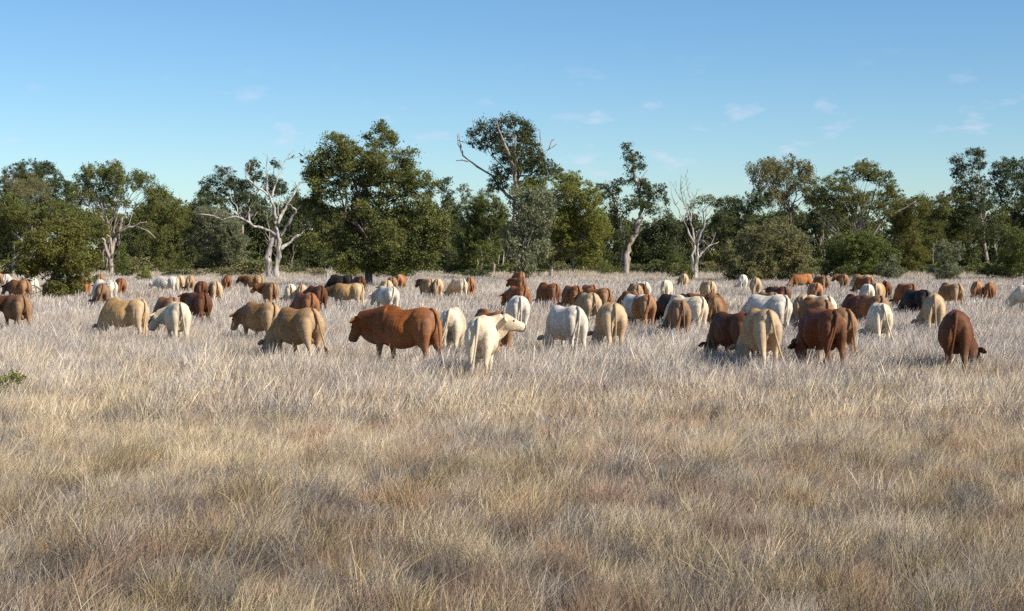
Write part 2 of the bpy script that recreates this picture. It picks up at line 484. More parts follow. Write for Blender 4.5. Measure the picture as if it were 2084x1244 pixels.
# dead trees: limbs measured off the photograph
PERCH = []
def dead_tree(label, base, crop, limbs, seed):
    rng = np.random.default_rng(seed)
    d = ground_depth(base[1]); s = F_PX / d
    p0 = at(base[0], base[1], d); p0.z = 0
    root = bpy.data.objects.new('dead_tree', None); COL.objects.link(root); root.location = p0
    tag(root, label, 'tree')
    x0, y0, k = crop
    placed = []
    trunk, branch_n = Soup(), 0
    for part, r0, r1, slope, pts in limbs:
        px = [(x0 + a / k, y0 + b / k) for a, b in pts]
        sdy = 0.0
        if placed:
            q = min(placed, key=lambda e: (e[0] - px[0][0]) ** 2 + (e[1] - px[0][1]) ** 2); sdy = q[2]
        sp = trunk if part == 'trunk' else Soup()
        out, _ = add_limb_px(sp, px, (0.98 if part == 'trunk' else 0.82) * r0 / k, 0.65 * r1 / k, slope, d, p0, rng, sdy)
        for o_ in out:
            w = o_ + p0; pj = project(np.array([[w.x, d, w.z]])); placed.append((float(pj[0][0]), float(pj[1][0]), o_.y))
        if part != 'trunk':
            # fine dead twigs near the tip
            for _ in range(7 if r0 > 6 else 4):
                q0 = out[int(rng.integers(len(out) // 3, len(out)))]
                L = rng.uniform(0.3, 1.3)
                q1 = q0 + Vector((rng.normal() * 0.5, rng.normal() * 0.5, abs(rng.normal()) * 0.6 + 0.2)).normalized() * L
                sp.tube(bent(q0, q1, rng, 3, 0.12), [0.024, 0.017, 0.012, 0.006], 5)
                q2 = q1 + Vector((rng.normal(), rng.normal(), abs(rng.normal()))).normalized() * L * 0.4
                sp.tube([q0.lerp(q1, 0.6), q2], [0.012, 0.005], 4)
            link('branch', sp.mesh('branch', BARK_DEAD), root)
    link('trunk', trunk.mesh('trunk', BARK_DEAD), root)
    PERCH[:] = [(a, b, c, d) for a, b, c in placed]
    return root

dead_tree('bleached dead tree with a forked trunk and two black birds perched on it', (553, 571), (360, 290, 4.0125), [
    ('trunk', 27, 18, 0.0, [(800, 1130), (812, 1000), (825, 900), (835, 780), (820, 700), (808, 640)]),
    ('trunk', 29, 17, 0.05, [(746, 1130), (743, 1000), (747, 900), (775, 800), (806, 740), (815, 690)]),
    ('branch', 17, 5, -0.2, [(808, 640), (800, 540), (770, 455), (700, 390), (610, 325), (580, 280), (600, 240), (610, 170)]),
    ('branch', 10, 4, 0.15, [(760, 440), (742, 380), (735, 250), (735, 150), (748, 95)]),
    ('branch', 12, 3, 0.25, [(783, 450), (790, 390), (815, 320), (835, 260), (870, 160), (925, 72)]),
    ('branch', 4.5, 2.5, 0.1, [(882, 138), (905, 133), (940, 125), (1035, 104)]),
    ('branch', 17, 9, 0.3, [(830, 670), (850, 600), (880, 540), (940, 420), (990, 320), (1040, 298)]),
    ('branch', 15, 6, -0.35, [(838, 780), (900, 690), (960, 600), (990, 560), (950, 522), (900, 500), (860, 488)]),
    ('branch', 6, 2.5, 0.2, [(990, 560), (1050, 480), (1090, 385)]),
    ('branch', 17, 11, 0.25, [(838, 885), (900, 835), (980, 760), (1050, 715), (1098, 706)]),
    ('branch', 15, 5, -0.2, [(828, 758), (760, 725), (680, 690), (620, 675), (560, 630), (500, 610), (390, 635), (330, 600), (190, 590)]),
    ('branch', 12, 6, 0.1, [(604, 660), (596, 590), (598, 535)]),
    ('branch', 5, 2, 0.2, [(512, 605), (500, 520), (455, 480), (435, 380)]),
    ('branch', 6, 3, -0.2, [(758, 720), (748, 650), (740, 595)]),
    ('branch', 9, 5, 0.3, [(820, 620), (780, 580), (745, 545)]),
    ('branch', 10, 4, 0.1, [(822, 600), (820, 520), (830, 480)]),
    ('branch', 6, 3, 0.1, [(640, 440), (655, 400), (668, 385)]),
], 11)
BIRD_PERCH = list(PERCH)

dead_tree('slender grey dead tree with many thin upright bare stems', (1410, 573), (1190, 270, 3.771), [
    ('trunk', 17, 11, 0.0, [(820, 1150), (822, 1040), (832, 940), (846, 855)]),
    ('trunk', 18, 12, 0.1, [(850, 1150), (852, 1040), (862, 950), (872, 890), (862, 840)]),
    ('branch', 10, 3, -0.2, [(846, 855), (805, 790), (785, 740), (745, 650), (710, 580), (665, 505), (655, 430)]),
    ('branch', 9, 2, 0.15, [(838, 830), (832, 740), (800, 650), (780, 570), (720, 480), (668, 370)]),
    ('branch', 8, 2.5, 0.2, [(822, 740), (822, 650), (820, 560), (814, 455)]),
    ('branch', 5, 1.5, -0.1, [(768, 555), (738, 440), (742, 295)]),
    ('branch', 5, 1.5, 0.2, [(790, 600), (780, 500), (755, 445)]),
    ('branch', 4, 1.5, 0.1, [(820, 570), (835, 520), (855, 490)]),
    ('branch', 4, 1.5, 0.1, [(814, 500), (795, 420), (784, 340)]),
    ('branch', 13, 5, -0.2, [(856, 855), (882, 790), (910, 720), (930, 625), (916, 560)]),
    ('branch', 5, 2, 0.2, [(930, 640), (955, 600), (985, 568)]),
    ('branch', 10, 3, 0.25, [(870, 975), (900, 925), (960, 870), (1040, 838)]),
    ('branch', 5, 2, 0.2, [(975, 862), (992, 830), (1015, 760)]),
], 12)

# birds on the dead tree
def bird(px, py, face):
    d = ground_depth(571)
    q = min(BIRD_PERCH, key=lambda e: (e[0] - px) ** 2 + (e[1] - py - 4) ** 2)
    root_p = at(q[0], q[1], d) + Vector((0, q[2], 0.0))
    if abs(q[0] - px) > 1: print('perch off by', q[0] - px, q[1] - py)
    sp = Soup()
    def R(x, z, rx, rz): return [(x, math.cos(2 * math.pi * k / 8) * rx, z + math.sin(2 * math.pi * k / 8) * rz) for k in range(8)]
    f = 1
    sp.ring_loft([R(-0.26 * f, 0.00, 0.015, 0.006), R(-0.15 * f, 0.05, 0.035, 0.02), R(-0.06 * f, 0.10, 0.06, 0.055), R(0.02, 0.15, 0.065, 0.065),
                  R(0.07, 0.20, 0.045, 0.045), R(0.10, 0.235, 0.04, 0.04), R(0.135, 0.235, 0.03, 0.028), R(0.155, 0.23, 0.012, 0.01), R(0.20, 0.222, 0.003, 0.003)])
    sp.tube([(0.0, 0.02, 0.10), (0.0, 0.02, -0.01)], [0.01, 0.008], 5); sp.tube([(0.0, -0.02, 0.10), (0.0, -0.02, -0.01)], [0.01, 0.008], 5)
    o = link('bird', sp.mesh('bird', FEATHER), None, root_p, 0 if face > 0 else math.pi)
    o.scale = (1.45, 1.45, 1.45)
    return o
tag(bird(595, 314, 1), 'small black bird perched near the fork of the top dead twig', 'bird', 'birds on the dead tree')
tag(bird(614, 315.5, -1), 'small black bird perched at the outer tip of the top dead twig', 'bird', 'birds on the dead tree')

G_FRONT = 'trees along the edge of the paddock'
tree('spreading_tree', 'huge dense spreading dark olive tree, the broadest crown, beside the forked dead tree', 'tree', (752, 592),
     [(775, 285, 36, 26), (690, 300, 36, 24), (652, 330, 30, 28), (636, 358, 26, 22), (720, 325, 34, 30), (775, 335, 44, 32), (815, 345, 22, 26),
      (838, 312, 14, 6), (680, 380, 42, 30), (800, 385, 40, 32), (860, 385, 34, 36), (640, 425, 36, 36), (715, 440, 40, 30), (780, 430, 48, 34),
      (850, 440, 45, 38), (895, 455, 32, 38), (650, 480, 42, 38), (720, 490, 48, 38), (790, 490, 48, 38), (860, 500, 42, 32), (760, 535, 26, 18), (690, 520, 32, 18), (735, 385, 26, 24), (700, 345, 30, 26), (748, 360, 26, 26), (725, 530, 40, 20), (800, 528, 40, 22), (842, 530, 28, 18)],
     'olive', BARK_DARK, trunk_r=0.34, leaf=0.18, clump=0.55, cover=2.9, seed=1, shell=0.3, fork=0.33, group=G_FRONT)
tree('gum_tree', 'tallest gum tree with dark crown and bare dead limbs reaching above the others', 'tree', (1055, 573),
     [(990, 255, 20, 16), (1040, 246, 24, 16), (975, 282, 22, 24), (1010, 290, 24, 26), (1052, 288, 36, 30), (1078, 275, 18, 22), (1062, 322, 38, 30),
      (1092, 315, 20, 24), (1022, 340, 26, 28), (1112, 338, 22, 16), (1132, 344, 12, 10), (1012, 370, 22, 20), (1088, 345, 24, 16)],
     'dark', BARK_GUM, trunk_r=0.30, leaf=0.24, clump=0.6, cover=1.9, seed=2, fork=0.55, group=G_FRONT, shell=0.4,
     extra_limbs=[([(1052, 400), (1045, 345), (1028, 300), (1012, 255)], 5, 1.5, -0.6), ([(1050, 375), (1048, 330), (1050, 280)], 4, 1.5, -0.5),
                  ([(1040, 405), (1015, 380), (1000, 355), (971, 339), (942, 315), (932, 291), (930, 270)], 3.2, 0.7, 0.2), ([(953, 328), (940, 326), (928, 327)], 2, 0.8, 0.1),
                  ([(940, 312), (936, 290), (934, 268)], 1.6, 0.7, 0.2),
                  ([(1090, 315), (1105, 308), (1120, 303), (1137, 290)], 2, 0.6, 0.1), ([(1118, 303), (1122, 290), (1128, 282)], 1.5, 0.7, 0.1),
                  ([(1097, 310), (1100, 285), (1099, 262)], 1.5, 0.6, 0.2), ([(964, 260), (962, 240)], 1.2, 0.6, 0.1)])
tree('wattle_tree', 'domed yellow green wattle tree below the tallest gum', 'tree', (1121, 572),
     [(1125, 380, 58, 32), (1170, 402, 48, 42), (1198, 442, 34, 42), (1082, 388, 22, 24), (1190, 482, 38, 34), (1150, 500, 38, 34), (1150, 450, 40, 34), (1130, 420, 40, 30), (1110, 530, 24, 20), (1200, 520, 28, 22), (1214, 465, 22, 38)],
     'yellow', BARK_GUM, trunk_r=0.24, leaf=0.16, clump=0.42, cover=2.6, seed=3, group=G_FRONT, fork=0.3, shell=0.6)
tree('drooping_gum', 'grey green gum with drooping leaves hanging before the domed wattle', 'tree', (1070, 576),
     [(1050, 400, 17, 20), (1095, 402, 28, 28), (1060, 440, 30, 32), (1106, 442, 26, 38), (1050, 490, 28, 34), (1090, 492, 30, 38), (1066, 530, 28, 22)],
     'grey', BARK_GUM, trunk_r=0.2, leaf=0.26, clump=0.45, cover=2.2, droop=0.55, seed=4, group=G_FRONT)
tree('wattle_tree', 'rounded olive wattle with a pale leaning trunk close to the tallest gum', 'tree', (1006, 566),
     [(990, 405, 32, 20), (965, 430, 25, 25), (1000, 440, 34, 28), (970, 470, 34, 28), (1005, 482, 26, 30), (950, 500, 30, 30), (985, 515, 30, 24)],
     'green', BARK_GUM, trunk_r=0.2, leaf=0.17, clump=0.45, seed=5, group=G_FRONT)
tree('gum_sapling', 'thin wispy young gum rising between the spreading tree and the tallest gum', 'tree', (948, 562),
     [(944, 386, 13, 10), (950, 402, 12, 10), (938, 420, 12, 12)], 'grey', BARK_DARK, trunk_r=0.1, leaf=0.24, clump=0.4, cover=1.6, seed=6, group=G_FRONT, fork=0.7)
tree('gum_tree', 'dark narrow gum standing against the spreading tree, tufted top', 'tree', (905, 562),
     [(905, 372, 13, 9), (900, 385, 10, 8), (912, 402, 14, 12), (920, 425, 22, 18), (905, 455, 28, 25), (925, 485, 30, 28), (910, 520, 34, 28)],
     'dark', BARK_DARK, trunk_r=0.2, leaf=0.24, clump=0.5, seed=7, group=G_FRONT, cover=2.4)
tree('gum_tree', 'gum with a narrow tufted top and leaning pale trunk by the slender dead tree', 'tree', (1275, 564),
     [(1275, 302, 11, 11), (1292, 320, 18, 13), (1284, 345, 11, 13), (1302, 335, 12, 12), (1290, 366, 11, 9), (1310, 385, 21, 20), (1335, 392, 20, 20), (1350, 408, 9, 11),
      (1252, 376, 20, 13), (1225, 381, 10, 9), (1240, 398, 24, 16), (1285, 412, 26, 16), (1325, 425, 26, 14), (1258, 440, 24, 22), (1262, 485, 18, 22), (1256, 525, 15, 22)],
     'dark', BARK_GUM, trunk_r=0.0, leaf=0.25, clump=0.5, cover=1.9, seed=8, group=G_FRONT, shell=0.35,
     extra_limbs=[([(1272, 566), (1276, 530), (1279, 503), (1291, 477), (1304, 442), (1307, 424), (1304, 390), (1292, 350), (1288, 310)], 8, 2, 0.02),
                  ([(1268, 560), (1268, 510), (1266, 475), (1258, 440), (1248, 400), (1240, 380)], 5, 1.5, 0.1), ([(1306, 425), (1322, 405), (1340, 390)], 4, 1.2, 0.2),
                  ([(1291, 477), (1303, 470), (1312, 462)], 3, 1, -0.3), ([(1302, 370), (1312, 352), (1320, 345)], 1.6, 0.6, 0.2)])
tree('young_wattle', 'light yellow green flat topped crown behind the slender dead tree', 'tree', (1432, 562),
     [(1420, 408, 11, 8), (1440, 405, 16, 9), (1456, 412, 9, 9), (1404, 420, 9, 7)], 'yellow', BARK_GUM, trunk_r=0.12, leaf=0.2, clump=0.4, cover=1.6, seed=9, group=G_FRONT, fork=0.75)
tree('belah_tree', 'tall wispy grey olive tree behind the big round khaki bush', 'tree', (1613, 563),
     [(1545, 352, 23, 24), (1570, 336, 24, 18), (1602, 334, 30, 19), (1636, 342, 18, 20), (1560, 378, 28, 22), (1602, 376, 28, 26), (1640, 372, 22, 24), (1580, 402, 24, 18), (1655, 400, 20, 18)],
     'bush', BARK_DARK, trunk_r=0.2, leaf=0.22, clump=0.5, cover=2.0, droop=0.4, seed=10, group=G_FRONT, fork=0.55, shell=0.35, twigs=2)
tree('dark_tree', 'very dark drooping tree between the slender dead tree and the round khaki bush', 'tree', (1488, 566),
     [(1490, 416, 28, 20), (1470, 446, 24, 28), (1512, 440, 30, 34), (1482, 480, 28, 28), (1520, 480, 26, 26), (1540, 410, 20, 18)],
     'dark', BARK_DARK, trunk_r=0.18, leaf=0.2, clump=0.5, droop=0.3, seed=13, group=G_FRONT)
tree('round_bush', 'big round khaki bush reaching to the ground behind two pale cattle', 'bush', (1575, 580),
     [(1580, 476, 54, 28), (1556, 510, 54, 38), (1620, 512, 42, 44), (1582, 545, 72, 28), (1640, 545, 26, 28), (1530, 545, 36, 32), (1490, 528, 16, 34), (1498, 556, 22, 20)],
     'bush', BARK_DARK, trunk_r=0.14, leaf=0.17, clump=0.36, cover=2.8, seed=14, group='bushes along the paddock edge', shell=0.65, fork=0.2, stems=3)
tree('fan_tree', 'yellow olive tree with a fan of many bare pale stems under its crown', 'tree', (1745, 566),
     [(1700, 376, 38, 18), (1740, 352, 34, 16), (1772, 346, 28, 16), (1792, 366, 24, 20), (1816, 382, 16, 18), (1720, 398, 42, 16), (1782, 402, 32, 16), (1668, 396, 24, 18), (1830, 405, 16, 14), (1690, 420, 34, 18), (1742, 420, 40, 18), (1800, 425, 34, 18)],
     'olive', BARK_GUM, trunk_r=0.12, leaf=0.19, clump=0.42, cover=2.1, seed=15, group=G_FRONT, shell=0.35, stems=2, fork=0.4, twigs=2,
     extra_limbs=[([(1745, 566), (1745, 476), (1741, 444), (1729, 410), (1716, 385)], 4, 1.2, 0.1), ([(1750, 520), (1756, 464), (1770, 435), (1790, 380)], 3.5, 1, 0.2),
                  ([(1765, 500), (1785, 459), (1800, 432), (1826, 405)], 3.5, 1, -0.2), ([(1730, 500), (1712, 480), (1702, 456), (1690, 420)], 3.5, 1, 0.1), ([(1745, 500), (1748, 440), (1752, 390)], 3, 1, -0.3),
                  ([(1790, 450), (1830, 428), (1860, 410)], 2, 0.7, -0.2), ([(1712, 480), (1690, 468), (1655, 440)], 2, 0.7, -0.3), ([(1700, 470), (1670, 440), (1650, 432)], 2.2, 0.7, -0.4)])
tree('round_bush', 'deep green dense bush under the fan stemmed tree', 'bush', (1750, 574),
     [(1720, 500, 44, 32), (1772, 508, 48, 38), (1740, 542, 58, 28), (1804, 536, 28, 34), (1690, 540, 26, 26)],
     'green', BARK_DARK, trunk_r=0.12, leaf=0.17, clump=0.4, cover=2.6, seed=16, group='bushes along the paddock edge', shell=0.6, fork=0.2, stems=3)
tree('saltbush', 'small grey green bush against the flank of the deep green bush', 'bush', (1812, 576), [(1812, 545, 20, 22), (1820, 560, 18, 14)],
     'grey', BARK_DARK, trunk_r=0.06, leaf=0.15, clump=0.3, seed=17, group='bushes along the paddock edge', fork=0.2)
tree('saltbush', 'upright grey green bush standing alone before the dark trees, cattle beyond its foot', 'bush', (1928, 578), [(1930, 520, 26, 26), (1924, 550, 29, 24), (1940, 565, 20, 12)],
     'grey', BARK_DARK, trunk_r=0.08, leaf=0.16, clump=0.32, seed=18, group='bushes along the paddock edge', fork=0.2)
tree('gum_tree', 'gum with two separate leafy heads and a pale bent trunk by the grey bush', 'tree', (2008, 562),
     [(1980, 314, 22, 15), (1945, 326, 15, 11), (1962, 346, 22, 17), (1996, 336, 14, 14), (1970, 378, 30, 20), (1990, 412, 34, 28), (1965, 445, 30, 26), (2005, 470, 26, 26)],
     'dark', BARK_GUM, trunk_r=0.26, leaf=0.24, clump=0.55, cover=2.1, seed=19, group=G_FRONT, fork=0.45, shell=0.4)
tree('gum_tree', 'dark broad gum whose limbs show sky between them beside the two headed gum', 'tree', (2062, 560),
     [(2040, 342, 28, 18), (2078, 340, 24, 22), (2060, 372, 34, 22), (2028, 372, 22, 22), (2052, 412, 30, 20), (2095, 385, 24, 30), (2085, 430, 26, 20)],
     'dark', BARK_DARK, trunk_r=0.24, leaf=0.23, clump=0.5, cover=2.0, seed=20, group=G_FRONT, fork=0.5, shell=0.4)
tree('wattle_tree', 'yellow olive rounded wattle between the fan stemmed tree and the two headed gum', 'tree', (1915, 562),
     [(1930, 408, 32, 22), (1900, 424, 28, 24), (1930, 452, 36, 28), (1885, 470, 34, 30), (1900, 510, 36, 30), (1950, 490, 28, 28)],
     'olive', BARK_DARK, trunk_r=0.2, leaf=0.18, clump=0.48, seed=21, group=G_FRONT)
tree('wattle_tree', 'brownish olive tree close against the fan stemmed tree', 'tree', (1855, 564),
     [(1860, 420, 30, 26), (1842, 446, 26, 26), (1850, 485, 30, 34), (1862, 525, 32, 28)], 'warm', BARK_DARK, trunk_r=0.18, leaf=0.18, clump=0.48, seed=22, group=G_FRONT)
tree('round_bush', 'dark green bush at the foot of the broad dark gum', 'bush', (2060, 576), [(2062, 502, 36, 34), (2050, 542, 36, 28), (2090, 535, 28, 36)],
     'green', BARK_DARK, trunk_r=0.1, leaf=0.18, clump=0.42, seed=23, group='bushes along the paddock edge', fork=0.2, stems=2)
# the other flank
tree('round_bush', 'dense warm olive bush standing out in the grass with cattle around its foot', 'bush', (112, 619),
     [(115, 490, 52, 36), (82, 520, 46, 34), (160, 520, 40, 40), (115, 545, 62, 34), (128, 580, 40, 22), (62, 545, 26, 20), (150, 470, 30, 24), (105, 600, 20, 10)],
     'warm', BARK_DARK, trunk_r=0.1, leaf=0.13, clump=0.3, cover=2.6, seed=24, group='bushes along the paddock edge', shell=0.6, fork=0.22, stems=3,
     extra_limbs=[([(105, 606), (85, 592), (60, 600)], 1.6, 0.6, -0.2), ([(95, 598), (72, 580), (48, 586)], 1.4, 0.5, -0.3)])
tree('bottle_tree', 'darkest dense domed tree behind a grey twiggy crown', 'tree', (60, 556),
     [(56, 350, 28, 28), (30, 385, 30, 36), (98, 365, 36, 28), (124, 390, 26, 32), (70, 395, 40, 34), (15, 420, 30, 36), (100, 430, 40, 34)],
     'dark', BARK_DARK, trunk_r=0.24, leaf=0.22, clump=0.55, seed=25, group=G_FRONT, cover=2.4)
tree('twiggy_tree', 'grey brown twiggy thin crown in front of the darkest domed tree', 'tree', (66, 562), [(40, 375, 28, 20), (78, 372, 30, 20), (62, 395, 38, 18), (95, 392, 18, 16)],
     'bush', BARK_GUM, trunk_r=0.14, leaf=0.12, clump=0.5, cover=0.8, seed=26, group=G_FRONT, fork=0.6, shell=0.2, twigs=6)
tree('wattle_tree', 'spreading olive wattle with pale leaning trunk beside the warm olive bush', 'tree', (22, 568),
     [(18, 422, 36, 30), (60, 440, 40, 30), (108, 432, 36, 26), (150, 446, 36, 30), (8, 460, 30, 30), (182, 462, 24, 26)],
     'olive', BARK_GUM, trunk_r=0.22, leaf=0.18, clump=0.45, seed=27, group=G_FRONT, fork=0.45)
tree('weeping_tree', 'weeping tree with white forked limbs and open tufted crown', 'tree', (225, 566),
     [(165, 366, 22, 26), (196, 350, 26, 20), (215, 376, 30, 34), (242, 360, 22, 26), (268, 366, 20, 22), (300, 370, 22, 22), (312, 398, 22, 26), (182, 400, 26, 22), (235, 402, 26, 20), (155, 392, 16, 20)],
     'olive', BARK_GUM, trunk_r=0.2, leaf=0.2, clump=0.45, cover=1.9, droop=0.5, seed=28, group=G_FRONT, shell=0.4, fork=0.38,
     extra_limbs=[([(224, 560), (227, 525), (234, 480), (240, 455), (252, 440)], 5, 2, 0.1), ([(224, 530), (216, 500), (210, 485)], 4, 2, -0.2), ([(226, 525), (240, 512)], 3, 1.5, -0.4),
                  ([(238, 475), (258, 465), (280, 458), (302, 452)], 3, 1, -0.2), ([(278, 462), (300, 470), (318, 485)], 2, 0.8, -0.2), ([(210, 450), (202, 440), (214, 428), (212, 408)], 3, 1.5, -0.1)])
tree('weeping_tree', 'yellow olive weeping foliage falling to the ground beside the white limbed tree', 'tree', (345, 562),
     [(332, 420, 36, 30), (362, 444, 26, 40), (350, 490, 32, 36), (305, 500, 28, 36), (275, 528, 26, 26), (330, 530, 30, 20), (300, 440, 26, 28)],
     'olive', BARK_DARK, trunk_r=0.16, leaf=0.19, clump=0.42, droop=0.5, seed=29, group=G_FRONT)
tree('round_bush', 'rounded grey green bush under the long low arm of the forked dead tree', 'bush', (445, 562),
     [(440, 450, 40, 30), (472, 470, 28, 28), (430, 500, 38, 34), (480, 510, 28, 36), (455, 535, 36, 20)], 'grey', BARK_DARK, trunk_r=0.14, leaf=0.18, clump=0.45, seed=30,
     group='bushes along the paddock edge', fork=0.25, stems=2, cover=2.6)
tree('gum_tree', 'dark leafy gum rising behind the forked dead tree', 'tree', (495, 560),
     [(460, 358, 20, 20), (430, 385, 22, 22), (410, 402, 20, 20), (476, 390, 28, 28), (522, 350, 16, 24), (546, 372, 18, 20), (500, 412, 32, 22), (570, 385, 16, 20), (560, 335, 9, 8), (440, 420, 30, 20)],
     'dark', BARK_GUM, trunk_r=0.22, leaf=0.24, clump=0.5, seed=31, group=G_FRONT, fork=0.5, cover=2.2)
tree('gum_sapling', 'small sapling with pale slanting trunk before the spreading tree', 'tree', (664, 574), [(690, 505, 20, 16), (676, 520, 16, 12)], 'green', BARK_DEAD, trunk_r=0.0, leaf=0.18, clump=0.4, seed=32,
     group=G_FRONT, extra_limbs=[([(663, 574), (667, 555), (676, 533), (688, 505)], 3.5, 1.5, 0.05)])
# small bright shrubs
for i, (bx, by, blobs, kind, lab) in enumerate([
    (292, 578, [(290, 556, 12, 12), (298, 566, 10, 9)], 'yellow', 'small bright yellow green shrub beside a white grazing cow'),
    (245, 570, [(242, 520, 15, 24), (250, 548, 16, 18)], 'green', 'slim green sapling next to the white limbed weeping tree'),
    (330, 566, [(322, 532, 12, 12), (338, 542, 14, 16)], 'olive', 'low olive shrub under the weeping foliage'),
    (705, 572, [(700, 545, 22, 16), (718, 556, 16, 12)], 'yellow', 'bright green shrub by the trunk of the spreading tree'),
    (785, 574, [(778, 546, 22, 14), (800, 555, 18, 12)], 'olive', 'olive shrub beyond the trunk of the spreading tree'),
    (890, 607, [(872, 596, 12, 6), (895, 598, 18, 6), (915, 600, 12, 5)], 'green', 'straggly low green shrub in the grass at the feet of tan cattle'),
    (1230, 566, [(1225, 545, 20, 14), (1245, 552, 16, 10)], 'olive', 'low olive shrub at the foot of the domed wattle'),
    (1385, 580, [(1375, 540, 22, 26), (1395, 556, 18, 18)], 'green', 'dark green shrub against the slender dead tree'),
    (200, 612, [(190, 606, 14, 5), (210, 609, 12, 4)], 'grey', 'tiny grey shrub in the grass beside the warm olive bush'),
    (1885, 588, [(1882, 582, 12, 5), (1892, 585, 8, 4)], 'grey', 'tiny grey shrub in the grass beside a dark cow'),
]):
    tree('shrub', lab, 'shrub', (bx, by), blobs, kind, BARK_DARK, trunk_r=0.04, leaf=0.13, clump=0.28, cover=2.4, seed=40 + i, fork=0.25, group='small shrubs', stems=2)
tree('shrub', 'little bright green leafy shrub alone in tall straw grass, away from cattle', 'shrub', (8, 830), [(12, 775, 26, 14), (0, 795, 20, 14), (28, 765, 12, 8)], 'yellow', BARK_DARK,
     trunk_r=0.012, leaf=0.05, clump=0.09, cover=1.2, seed=60, fork=0.3, group='small shrubs', stems=3)

# darker scrub behind the first row: a few crowns, copied
def scrub_proto(seed, kind):
    rng = np.random.default_rng(seed)
    B = []
    for q in range(24):
        a, r = rng.uniform(0, 2 * math.pi), rng.uniform(0, 3.0)
        z = rng.uniform(0.7, 8.3) if q % 3 else rng.uniform(0.7, 3.5)
        k = 1.0 - 0.35 * abs(z - 5) / 5
        B.append((math.cos(a) * r * k, math.sin(a) * r * k, z, rng.uniform(1.2, 2.0) * k, rng.uniform(1.2, 2.0) * k, rng.uniform(0.9, 1.5) * k))
    B.append((0, 0, 8.6, 1.5, 1.5, 1.1))
    crown = leaf_cloud(B, kind, rng, 0.35, 0.7, 2.0, 0.15, 0.4)
    sp = Soup()
    tp = bent((0, 0, -0.15), (rng.normal() * 0.4, rng.normal() * 0.4, 4.5), rng, 5, 0.05)
    sp.tube(tp, [0.26, 0.2, 0.18, 0.16, 0.14, 0.12], 8)
    for b in B[::2]: sp.tube(bent(tp[int(rng.integers(2, 6))], b[:3], rng, 4, 0.1), [0.09, 0.07, 0.055, 0.04, 0.02], 5)
    return crown, sp.mesh('trunk', BARK_DARK)
protos = [scrub_proto(200 + i, k) for i, k in enumerate(['scrub', 'dark', 'scrub', 'olive'])]
def scrub(px, top, half, depth, i):
    crown, trunk = protos[i % 4]
    root = bpy.data.objects.new('scrub_tree', None); COL.objects.link(root)
    p = at(px, HORIZON, depth); p.z = 0; root.location = p
    hgt = at(px, top, depth).z
    wid = half / (F_PX / depth)
    root.scale = (wid / 4.3, wid / 4.3, hgt / 9.6); root.rotation_euler = (0, 0, RNG.uniform(0, 6.28))
    link('trunk', trunk, root); link('crown', crown, root)
    kind = ('dense olive brown', 'very dark green', 'dense khaki', 'lighter olive green')[i % 4]
    tag(root, kind + ' scrub tree filling the wood behind the front row', 'tree', 'scrub trees of the wood behind')
row = [(-60, 392, 60), (20, 402, 60), (130, 402, 55), (210, 415, 50), (290, 408, 50), (345, 400, 50), (395, 408, 45), (450, 418, 50), (530, 400, 50), (600, 388, 45), (660, 415, 50), (730, 420, 50),
       (800, 415, 50), (870, 405, 50), (925, 432, 45), (965, 440, 50), (1020, 425, 50), (1090, 420, 50), (1160, 420, 50), (1235, 425, 50), (1300, 445, 50), (1355, 430, 45), (1408, 432, 42), (1465, 430, 45),
       (1530, 425, 50), (1600, 412, 50), (1670, 405, 50), (1750, 425, 50), (1835, 408, 45), (1885, 405, 45), (1960, 410, 50), (2040, 415, 50), (2110, 395, 55), (2170, 400, 60), (-130, 400, 60)]
for i, (x, t, h) in enumerate(row):
    scrub(x, t, h * 1.1, 236 + 14 * math.sin(i * 2.3), i)
    scrub(x + 35, t + 18, h * 1.25, 285 + 12 * math.cos(i * 1.7), i + 1)

# low scrub and saplings at the foot of the wood
def low_proto(seed, kind):
    rng = np.random.default_rng(seed)
    B = [(rng.uniform(-0.9, 0.9), rng.uniform(-0.7, 0.7), rng.uniform(0.4, 1.3), rng.uniform(0.5, 0.8), rng.uniform(0.5, 0.8), rng.uniform(0.35, 0.6)) for _ in range(7)]
    sp = Soup()
    for b in B: sp.tube(bent((rng.normal() * 0.1, rng.normal() * 0.1, -0.05), b[:3], rng, 4, 0.1), [0.035, 0.03, 0.025, 0.018, 0.01], 5)
    return leaf_cloud(B, kind, rng, 0.22, 0.35, 1.5, 0.0, 0.3), sp.mesh('stem', BARK_DARK)
lows = [low_proto(300 + i, k) for i, k in enumerate(['olive', 'dryleaf', 'bush', 'green', 'scrub'])]
for i in range(110):
    x = -60 + i * 20.4 + RNG.uniform(-14, 14)
    dep = RNG.uniform(180, 235)
    lk = int(RNG.integers(0, 5)); f, s_ = lows[lk]
    root = bpy.data.objects.new('low_shrub', None); COL.objects.link(root)
    p = at(x, HORIZON, dep); p.z = 0; root.location = p
    k = RNG.uniform(0.7, 1.5); root.scale = (k * 1.3, k * 1.3, k * RNG.uniform(0.7, 1.1)); root.rotation_euler = (0, 0, RNG.uniform(0, 6.28))
    link('foliage', f, root); link('stem', s_, root)
    tag(root, ('olive green', 'dry straw coloured', 'dull khaki', 'fresh green', 'dark')[lk] + ' low undergrowth shrub along the foot of the wood', 'shrub', 'undergrowth shrubs along the wood')
